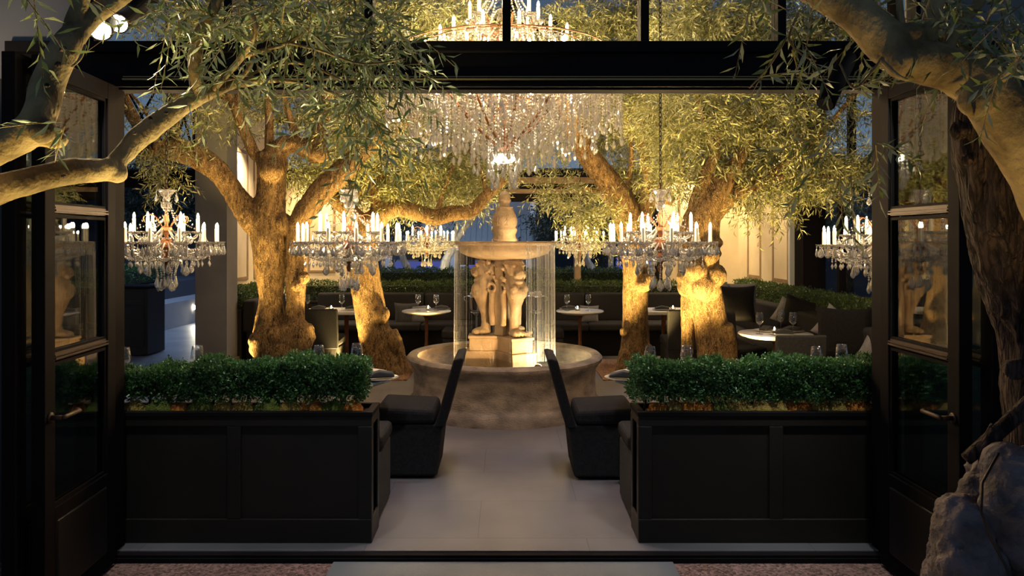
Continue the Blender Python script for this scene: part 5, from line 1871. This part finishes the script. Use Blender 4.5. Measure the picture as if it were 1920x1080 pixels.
for q in ((220, 325, 2.53, 20), (205, 312, 2.5, 16), (80, 245, 2.22, 24)):
    m.blob(P(q[0], q[1], q[2]), q[3] * q[2] / F)
remesh(m, 'trunk', M['bark_smooth'], 0.009, bark_disp(0.003, 14, 0.4, 0.008, 6), None)
for (a_, b_, c_, r_) in ((118, 92, 2.21, 7), (136, 98, 2.22, 5), (109, 121, 2.21, 7), (88, 160, 2.19, 4), (282, 222, 2.53, 4), (252, 250, 2.5, 4), (312, 212, 2.57, 3.5), (120, 330, 2.36, 4)):
    k_ = MB().blob(P(a_, b_, c_), (r_ * c_ / F, 0.006, r_ * c_ / F * 0.85), None, 10, 7)
    k_.v = [tuple(Vector(v) + Vector((0.004 * noise.noise(Vector(v) * 90), 0, 0.004 * noise.noise(Vector(v) * 70)))) for v in k_.v]
    k_.build('knot', M['bark_dark'], None, smooth=True)
branches([
    [(130, 75, 2.35, 17), (140, 40, 2.35, 17), (150, 10, 2.35, 15), (158, -30, 2.35, 14)],
    [(398, 170, 2.75, 7), (425, 140, 2.75, 6), (455, 105, 2.75, 6), (480, 60, 2.7, 5), (470, 20, 2.7, 4)],
    [(450, 108, 2.75, 5), (490, 95, 2.75, 4), (540, 80, 2.7, 3), (600, 40, 2.7, 3)],
    [(440, 158, 2.8, 5), (470, 120, 2.8, 4), (478, 60, 2.8, 4), (470, 0, 2.8, 4)],
    [(600, 165, 2.95, 4), (650, 190, 2.95, 3), (690, 240, 2.95, 2)],
    [(430, 165, 2.8, 4), (480, 135, 2.85, 3), (560, 118, 2.85, 2.5), (640, 150, 2.85, 2)],
    [(540, 80, 2.7, 3), (600, 95, 2.7, 2.5), (680, 120, 2.7, 2), (760, 110, 2.7, 1.5)],
    [(105, 258, 2.28, 3), (122, 235, 2.25, 2)],
    [(160, 85, 2.3, 3), (150, 110, 2.25, 3), (135, 125, 2.2, 2)],
], M['bark_smooth'], None, 8, 0.1)
foliage('foliage', [CL(590, 40, 2.8, 90, 45, 0.3, 34), CL(670, 100, 2.85, 70, 55, 0.3, 34), CL(610, 180, 2.9, 40, 30, 0.2, 7), CL(690, 190, 2.9, 50, 40, 0.2, 18), CL(425, 70, 2.75, 30, 70, 0.15, 22), CL(450, 140, 2.75, 15, 15, 0.1, 3), CL(730, 50, 2.9, 35, 40, 0.25, 14), CL(660, 270, 2.9, 30, 35, 0.15, 5), CL(750, 120, 2.9, 20, 25, 0.15, 5),
                    CL(330, 10, 2.75, 50, 15, 0.1, 7), CL(70, -45, 1.95, 60, 10, 0.1, 4), CL(0, -40, 1.9, 10, 10, 0.05, 1), CL(125, 235, 2.2, 10, 8, 0.04, 2), CL(500, 20, 2.8, 50, 35, 0.2, 14)],
        M['olive_near'], None, (0.045, 0.075), 0.19, 31, (0.16, 0.3), 15, M['bark_smooth'], 0.7)
adopt(te, before)

# F: near tree outside on the lounge side: rough dark trunk, smooth limb, grey burled foot
tf = empty('olive_tree', (1.95, 2.6, -0.045))
tag(tf, 'near olive tree with rough dark trunk and burled grey foot before the lounge side door', 'tree', 'olive trees at the entrance')
before = {o.name for o in COL.objects}
m = MB()
a, r = smooth_path([(Vector((2.0, 2.62, -0.1)), 0.2), (Vector((1.99, 2.63, 0.5)), 0.15)] + pp([(1985, 800, 2.68, 85), (1962, 700, 2.68, 72), (1945, 620, 2.68, 66), (1912, 528, 2.68, 62), (1886, 430, 2.66, 62), (1872, 350, 2.66, 62), (1850, 270, 2.66, 56), (1832, 215, 2.66, 42), (1826, 180, 2.66, 26)]), 6)
m.tube(a, r, 20)
m.blob(P(1800, 245, 2.6), 15 * 2.6 / F)
m.blob(P(1812, 300, 2.6), 9 * 2.6 / F)
m.blob(P(1900, 690, 2.6), 18 * 2.6 / F)
remesh(m, 'trunk', M['bark_dark'], 0.011, bark_disp(0.014, 22, 0.16, 0.02, 4), None)
m = MB()
a, r = smooth_path([(Vector((2.3, 2.5, -0.1)), 0.12), (Vector((2.3, 2.5, 0.8)), 0.11)] + pp([(2040, 620, 2.45, 60), (1990, 430, 2.42, 58), (1945, 320, 2.4, 56), (1895, 235, 2.38, 54), (1848, 172, 2.36, 46), (1800, 140, 2.36, 38), (1750, 122, 2.36, 40), (1700, 108, 2.38, 40), (1652, 72, 2.4, 38), (1602, 25, 2.42, 35), (1560, -2, 2.45, 32), (1515, -30, 2.5, 30)]), 6)
m.tube(a, r, 18)
for q in ((1705, 70, 2.36, 26), (1830, 190, 2.32, 30), (1690, 120, 2.34, 26)):
    m.blob(P(q[0], q[1], q[2]), q[3] * q[2] / F)
remesh(m, 'limb', M['bark_smooth'], 0.01, bark_disp(0.004, 12, 0.5, 0.014, 5), None)
m = MB()
for (a, b, c, r) in ((1895, 880, 2.42, 46), (1900, 925, 2.4, 52), (1898, 975, 2.38, 56), (1925, 1020, 2.38, 60), (1880, 950, 2.38, 40), (1940, 900, 2.42, 60), (1960, 1000, 2.42, 80)):
    m.blob(P(a, b, c), r * c / F)
for (z, rr) in ((0.5, 0.17), (0.35, 0.19), (0.15, 0.22)):
    m.blob((P(1935, 1000, 2.42).x, 2.5, z), rr)
remesh(m, 'burl', M['burl'], 0.011, bark_disp(0.007, 26, 1, 0.02, 7), None)
m = MB()
for (a, b, c, r) in ((1810, 1000, 2.42, 52), (1795, 965, 2.44, 38), (1815, 1060, 2.4, 66), (1790, 1040, 2.42, 42), (1830, 925, 2.5, 30), (1840, 880, 2.55, 28), (1822, 960, 2.48, 40), (1868, 1050, 2.45, 46)):
    m.blob(P(a, b, c), r * c / F)
for (z, rr) in ((0.5, 0.14), (0.3, 0.17), (0.1, 0.21)):
    m.blob((P(1830, 1000, 2.45).x, 2.47, z), rr)
remesh(m, 'root_foot', M['burl'], 0.011, bark_disp(0.012, 26, 0.8, 0.025, 7), None)
branches([
    [(1812, 862, 2.5, 11), (1850, 830, 2.5, 12), (1890, 795, 2.5, 13), (1935, 752, 2.5, 14)],
    [(1852, 910, 2.45, 8), (1846, 850, 2.48, 10), (1868, 800, 2.5, 12)],
], M['bark_dark'], None, 8, 0.3)
branches([
    [(1735, 95, 2.36, 18), (1745, 40, 2.36, 16), (1765, -20, 2.36, 14)],
    [(1770, 110, 2.36, 14), (1790, 60, 2.4, 12), (1840, 0, 2.4, 10)],
    [(1700, 80, 2.36, 8), (1690, 40, 2.36, 7), (1685, -10, 2.36, 6)],
    [(1650, 110, 2.3, 4), (1680, 140, 2.28, 4), (1700, 150, 2.28, 3)],
    [(1655, 108, 2.3, 3), (1630, 140, 2.3, 2.5), (1600, 165, 2.3, 2), (1575, 120, 2.35, 2)],
    [(1500, 20, 2.4, 2.5), (1480, 70, 2.4, 2.5), (1500, 100, 2.4, 2), (1530, 115, 2.4, 1.6)],
    [(1475, 70, 2.4, 2), (1445, 120, 2.4, 2), (1405, 165, 2.4, 1.6)],
    [(1880, 150, 2.2, 6), (1915, 100, 2.1, 5)],
], M['bark_smooth'], None, 8, 0.1)
foliage('foliage', [CL(1480, 30, 2.45, 20, 25, 0.1, 4), CL(1490, 90, 2.45, 20, 15, 0.08, 3), CL(1415, 150, 2.5, 8, 6, 0.04, 1), CL(1425, -10, 2.5, 30, 15, 0.1, 3), CL(1770, 15, 2.5, 90, 35, 0.2, 26), CL(1860, 50, 2.3, 50, 50, 0.2, 22), CL(1640, 270, 2.4, 8, 8, 0.04, 2), CL(1590, 320, 2.5, 15, 12, 0.08, 2), CL(1570, 255, 2.5, 12, 15, 0.08, 2), CL(1905, 120, 2.1, 20, 30, 0.1, 7), CL(1790, 90, 2.5, 40, 15, 0.1, 10), CL(1600, 165, 2.5, 12, 10, 0.08, 2), CL(1660, 10, 2.5, 40, 15, 0.1, 6)],
        M['olive_near'], None, (0.05, 0.08), 0.19, 32, (0.14, 0.26), 14, M['bark_smooth'], 0.7)
adopt(tf, before)
o = MB().tube([P(1872, 850, 2.4), P(1842, 905, 2.33), P(1840, 960, 2.28), P(1858, 1010, 2.26), P(1885, 1060, 2.24), P(1900, 1100, 2.22), P(1905, 1300, 2.2), P(1905, 1530, 2.2)], 0.0045, 6).build('cable', M['chain'], None, smooth=True)
tag(o, 'thin dark cable running down between the burled roots of the near tree', 'cable')

# garden trees beyond the openings
def garden_tree(label, base, trunk, clumps, seed, leaf=(0.08, 0.13), pale=True, mat='dark_leaf'):
    t = empty('garden_tree', (base[0], base[1], base[2]))
    tag(t, label, 'tree', 'garden trees outside the pavilion')
    bf = {o.name for o in COL.objects}
    for p in trunk:
        a, r = smooth_path(pp(p), 5)
        MB().tube(a, r, 10, wob=0.3).build('trunk', M['bark_pale'] if pale else M['bark_dark'], None, smooth=True)
    foliage('foliage', clumps, M[mat], None, leaf, 0.3, seed, (0.3, 0.6), 14)
    adopt(t, bf)


def gb_(px, d):
    return ((px - VX) / F * d, d, -1.3)


garden_tree('pale trunked garden tree outside beside the far pillar side chandelier', gb_(768, 16), [[(785, 712, 16, 9), (768, 525, 16, 8), (758, 490, 16, 6), (750, 460, 16, 5), (742, 420, 16, 4)]], [CL(735, 400, 16.5, 45, 40, 0.8, 260)], 51)
garden_tree('bare leaning garden tree crossing in front of the grey house', gb_(828, 15.5), [[(815, 720, 15.5, 9), (830, 520, 15.5, 9), (842, 475, 15.5, 7), (862, 440, 15.5, 6), (890, 405, 15.5, 5), (925, 370, 15.5, 4), (950, 345, 15.5, 3)], [(846, 468, 15.5, 4), (853, 440, 15.5, 4), (858, 415, 15.5, 3)]],
            [CL(850, 400, 15.3, 15, 18, 0.3, 10)], 52)
garden_tree('dark leafy garden tree outside behind the far lounge side chandelier', gb_(1108, 16), [[(1124, 712, 16, 8), (1112, 525, 16, 7), (1102, 490, 16, 6), (1090, 450, 16, 5), (1070, 410, 16, 4)], [(1138, 706, 16.4, 6), (1146, 470, 16.4, 5), (1150, 430, 16.4, 4)]],
            [CL(1065, 400, 17, 60, 50, 0.9, 520), CL(1140, 430, 17, 40, 45, 0.8, 220)], 53)
garden_tree('shadowy garden tree outside the patio wing', gb_(300, 19), [[(300, 672, 19, 8), (296, 500, 19, 7), (300, 400, 19, 5)]], [CL(270, 385, 19, 40, 40, 0.9, 300), CL(340, 385, 19, 40, 35, 0.9, 260), CL(300, 290, 19.2, 50, 25, 0.9, 140)], 54, (0.12, 0.17), pale=False)
garden_tree('shadowy garden tree outside the lounge glazing', gb_(1590, 12.5), [[(1590, 700, 12.5, 12), (1590, 500, 12.5, 9), (1585, 400, 12.5, 6)]], [CL(1580, 395, 12.5, 55, 40, 0.9, 420), CL(1620, 340, 12.5, 40, 25, 0.8, 120)], 55, pale=False)

# spot lamps on the steel beam
def spot_lamp(name, label, face, back, r, lit, mount):
    face, back = Vector(face), Vector(back)
    t = empty(name, tuple(back))
    tag(t, label, 'spotlight', 'garden spotlights on the beam')
    bf = {o.name for o in COL.objects}
    d = (face - back).normalized()
    m = MB().tube([back, back + d * 0.02, face - d * 0.03, face], [r * 0.8, r, r, r * 1.04], 24)
    m.build('housing', M['steel'], None, bevel=0.003)
    MB().tube([face + d * 0.001, face + d * 0.003], r * 0.86, 24).build('lens', M['lampface'] if lit else M['black'], None)
    m = MB().tube([back.lerp(face, 0.25), mount], 0.014, 8)
    m.box(mount[0] - 0.05, mount[0] + 0.05, mount[1] - 0.02, mount[1] + 0.03, mount[2] - 0.025, mount[2] + 0.025)
    m.build('bracket', M['steel'], None)
    adopt(t, bf)


spot_lamp('spotlight', 'lit black spotlight shining past the smooth pale limb', P(188, 56, 3.3), P(212, 5, 3.65), 0.05, True, P(225, -10, 3.93))
spot_lamp('spotlight', 'lit black spotlight tucked behind the other lit spotlight', P(222, 44, 3.42), P(264, 6, 3.76), 0.045, True, P(275, -6, 3.93))
spot_lamp('spotlight', 'unlit black spotlight tilted down from the beam end under the curving limb', P(1548, 195, 3.6), P(1592, 105, 3.75), 0.042, False, P(1600, 95, 3.93))

# ================================================================== light
w = bpy.data.worlds.new('dusk')
S.world = w
w.use_nodes = True
nt = w.node_tree
for n in list(nt.nodes):
    nt.nodes.remove(n)
out = nt.nodes.new('ShaderNodeOutputWorld')
bg = nt.nodes.new('ShaderNodeBackground')
tc = nt.nodes.new('ShaderNodeTexCoord')
sx = nt.nodes.new('ShaderNodeSeparateXYZ')
cr = nt.nodes.new('ShaderNodeValToRGB')
nt.links.new(tc.outputs['Generated'], sx.inputs['Vector'])
nt.links.new(sx.outputs['Z'], cr.inputs['Fac'])
cr.color_ramp.elements[0].position = 0.0
cr.color_ramp.elements[0].color = (0.42, 0.62, 0.85, 1)
cr.color_ramp.elements[1].position = 0.45
cr.color_ramp.elements[1].color = (0.05, 0.09, 0.22, 1)
nt.links.new(cr.outputs['Color'], bg.inputs['Color'])
bg.inputs['Strength'].default_value = 0.34
nt.links.new(bg.outputs['Background'], out.inputs['Surface'])

AMB = (1.0, 0.68, 0.22)
WARM = (1.0, 0.8, 0.55)
# amber uplights sunk beside the olive trunks
for (px, py, d, tx, ty, td_, pw, an) in (
    (470, 705, 7.4, 512, 410, 8.5, 120, 48), (612, 700, 7.5, 600, 350, 8.5, 110, 44), (650, 700, 8.1, 640, 100, 8.9, 620, 70), (440, 700, 8.2, 470, 60, 8.8, 350, 65),
    (660, 700, 8.6, 715, 380, 9.4, 90, 50), (800, 690, 9.0, 790, 300, 9.7, 520, 80), (640, 690, 9.0, 650, 300, 9.7, 300, 70),
    (1205, 705, 8.4, 1188, 470, 9.4, 60, 40), (1120, 700, 8.9, 1130, 250, 9.5, 420, 80), (1222, 700, 8.55, 1200, 150, 9.6, 400, 60),
    (1290, 715, 7.0, 1320, 470, 7.9, 60, 40), (1372, 715, 6.95, 1420, 130, 8.2, 640, 60), (1235, 715, 7.6, 1270, 150, 8.3, 560, 64), (1330, 700, 8.7, 1470, 230, 8.1, 260, 70)):
    p = P(px, py, d)
    p.z = 0.08
    light('uplight', 'SPOT', p, pw * 1.6, AMB, 0.05, P(tx, ty, td_), an, 0.8)
# wall washers at the panelled walls
light('wall_washer', 'SPOT', (-3.55, 10.6, 3.1), 2.5 * 90, WARM, 0.05, (-3.78, 10.9, 1.0), 100, 0.7)
light('wall_washer', 'SPOT', (-2.9, 11.9, 3.0), 2.5 * 110, (1, 0.72, 0.38), 0.05, (-2.8, 12.3, 1.0), 110, 0.7)
light('wall_washer', 'SPOT', (3.55, 10.4, 3.1), 2.5 * 90, (1, 0.74, 0.4), 0.05, (3.78, 10.6, 1.0), 100, 0.7)
light('wall_washer', 'SPOT', (3.1, 11.9, 3.0), 2.5 * 110, (1, 0.72, 0.38), 0.05, (3.0, 12.3, 1.0), 110, 0.7)
# pool spot, aimed up at the lions and the bowl
light('pool_spot', 'SPOT', (0.30, 6.82, 0.55), 52, (1.0, 0.62, 0.25), 0.03, (-0.02, 7.55, 1.2), 110, 0.5)
light('pool_spot', 'SPOT', (-0.55, 6.95, 0.55), 4, (1.0, 0.66, 0.28), 0.03, (-0.1, 7.55, 1.2), 100, 0.5)
light('bowl_spot', 'SPOT', (0.18, 7.25, 1.66), 9, (1.0, 0.72, 0.36), 0.02, (0.0, 7.55, 1.85), 110, 0.5)
light('pool_glow', 'POINT', (-0.68, 7.6, 0.43), 14, (1.0, 0.6, 0.25), 0.05)
light('pool_glow', 'POINT', (0.62, 7.12, 0.43), 80, (1.0, 0.85, 0.55), 0.05)
# added fill lights above walkway and tables, no fixtures
for (x, y, pw, an, c) in ((0.1, 4.6, 115, 60, (0.95, 0.84, 1.0)), (0.0, 5.9, 80, 60, (0.97, 0.84, 0.95)), (-1.2, 4.5, 50, 50, (1, 0.85, 0.72)), (1.2, 4.5, 40, 50, (1, 0.85, 0.72)), (2.75, 7.4, 40, 45, (0.9, 0.93, 1.0)), (-1.0, 9.6, 30, 40, WARM), (1.0, 9.6, 30, 40, WARM)):
    light('ceiling_spot', 'SPOT', (x, y, 4.95), pw * 1.3, c, 0.06, (x * 1.0, y + 0.1, 0), an, 0.8)
# beam spots on the front: garden spot by the pale limb
light('garden_spot', 'SPOT', P(188, 58, 3.28), 60, (1.0, 0.78, 0.42), 0.05, P(60, 330, 2.2), 90, 0.7)
# uplights below the near trees
light('garden_uplight', 'SPOT', (-1.3, 2.05, 0.0), 190, (1.0, 0.7, 0.2), 0.04, P(130, 270, 2.35), 50, 0.8)
light('garden_uplight', 'SPOT', (1.45, 1.75, 0.0), 110, (1.0, 0.68, 0.22), 0.04, P(1770, 140, 2.3), 44, 0.8)
light('garden_uplight', 'SPOT', (-0.7, 3.3, 0.0), 420, (1.0, 0.85, 0.42), 0.04, P(580, 100, 2.8), 70, 0.8)
# street and patio
light('step_glow', 'SPOT', (-6.2, 15.2, 0.32), 25, (1.0, 0.9, 0.65), 0.03, (-5.2, 14.6, 0.0), 150, 0.8)
light('street_lamp_glow', 'AREA', (-1.5, 17.0, 5.0), 130, (0.62, 0.75, 1.0), 1.5, (-1.0, 20.5, 0.5))
light('street_lamp_glow', 'AREA', (5, 14.0, 5.5), 250, (0.55, 0.7, 1.0), 1.5, (5.5, 11.5, 0.0))
light('patio_lamp_glow', 'AREA', (-5.5, 13.5, 5.5), 160, (0.4, 0.6, 1.0), 1.5, (-5.5, 13.0, 0.0))
light('garden_tree_spot', 'SPOT', (-1.2, 14.4, 1.15), 40, (1, 0.92, 0.7), 0.05, P(842, 470, 15.5), 70, 0.8)
light('hedge_spot', 'SPOT', (0.0, 13.2, 3.8), 60, (0.85, 1.0, 0.6), 0.1, (-0.6, 14.0, 1.0), 80, 0.8)

# added fill spots before the beam, without fixtures, brightening hedges and moss
for x in (-1.9, -1.1, 1.1, 1.9):
    light('beam_spot', 'SPOT', (x, 3.3, 3.1), 80, (0.92, 1.0, 0.95), 0.04, (x * 0.96, 4.25, 0.85), 40, 0.8)

light('facade_wash', 'SPOT', (-2.75, 3.3, 2.2), 22, (1.0, 0.82, 0.6), 0.05, (-2.75, 4.0, 3.1), 90, 0.9)  # added fill with no lamp behind it, warms the upper plaster wall
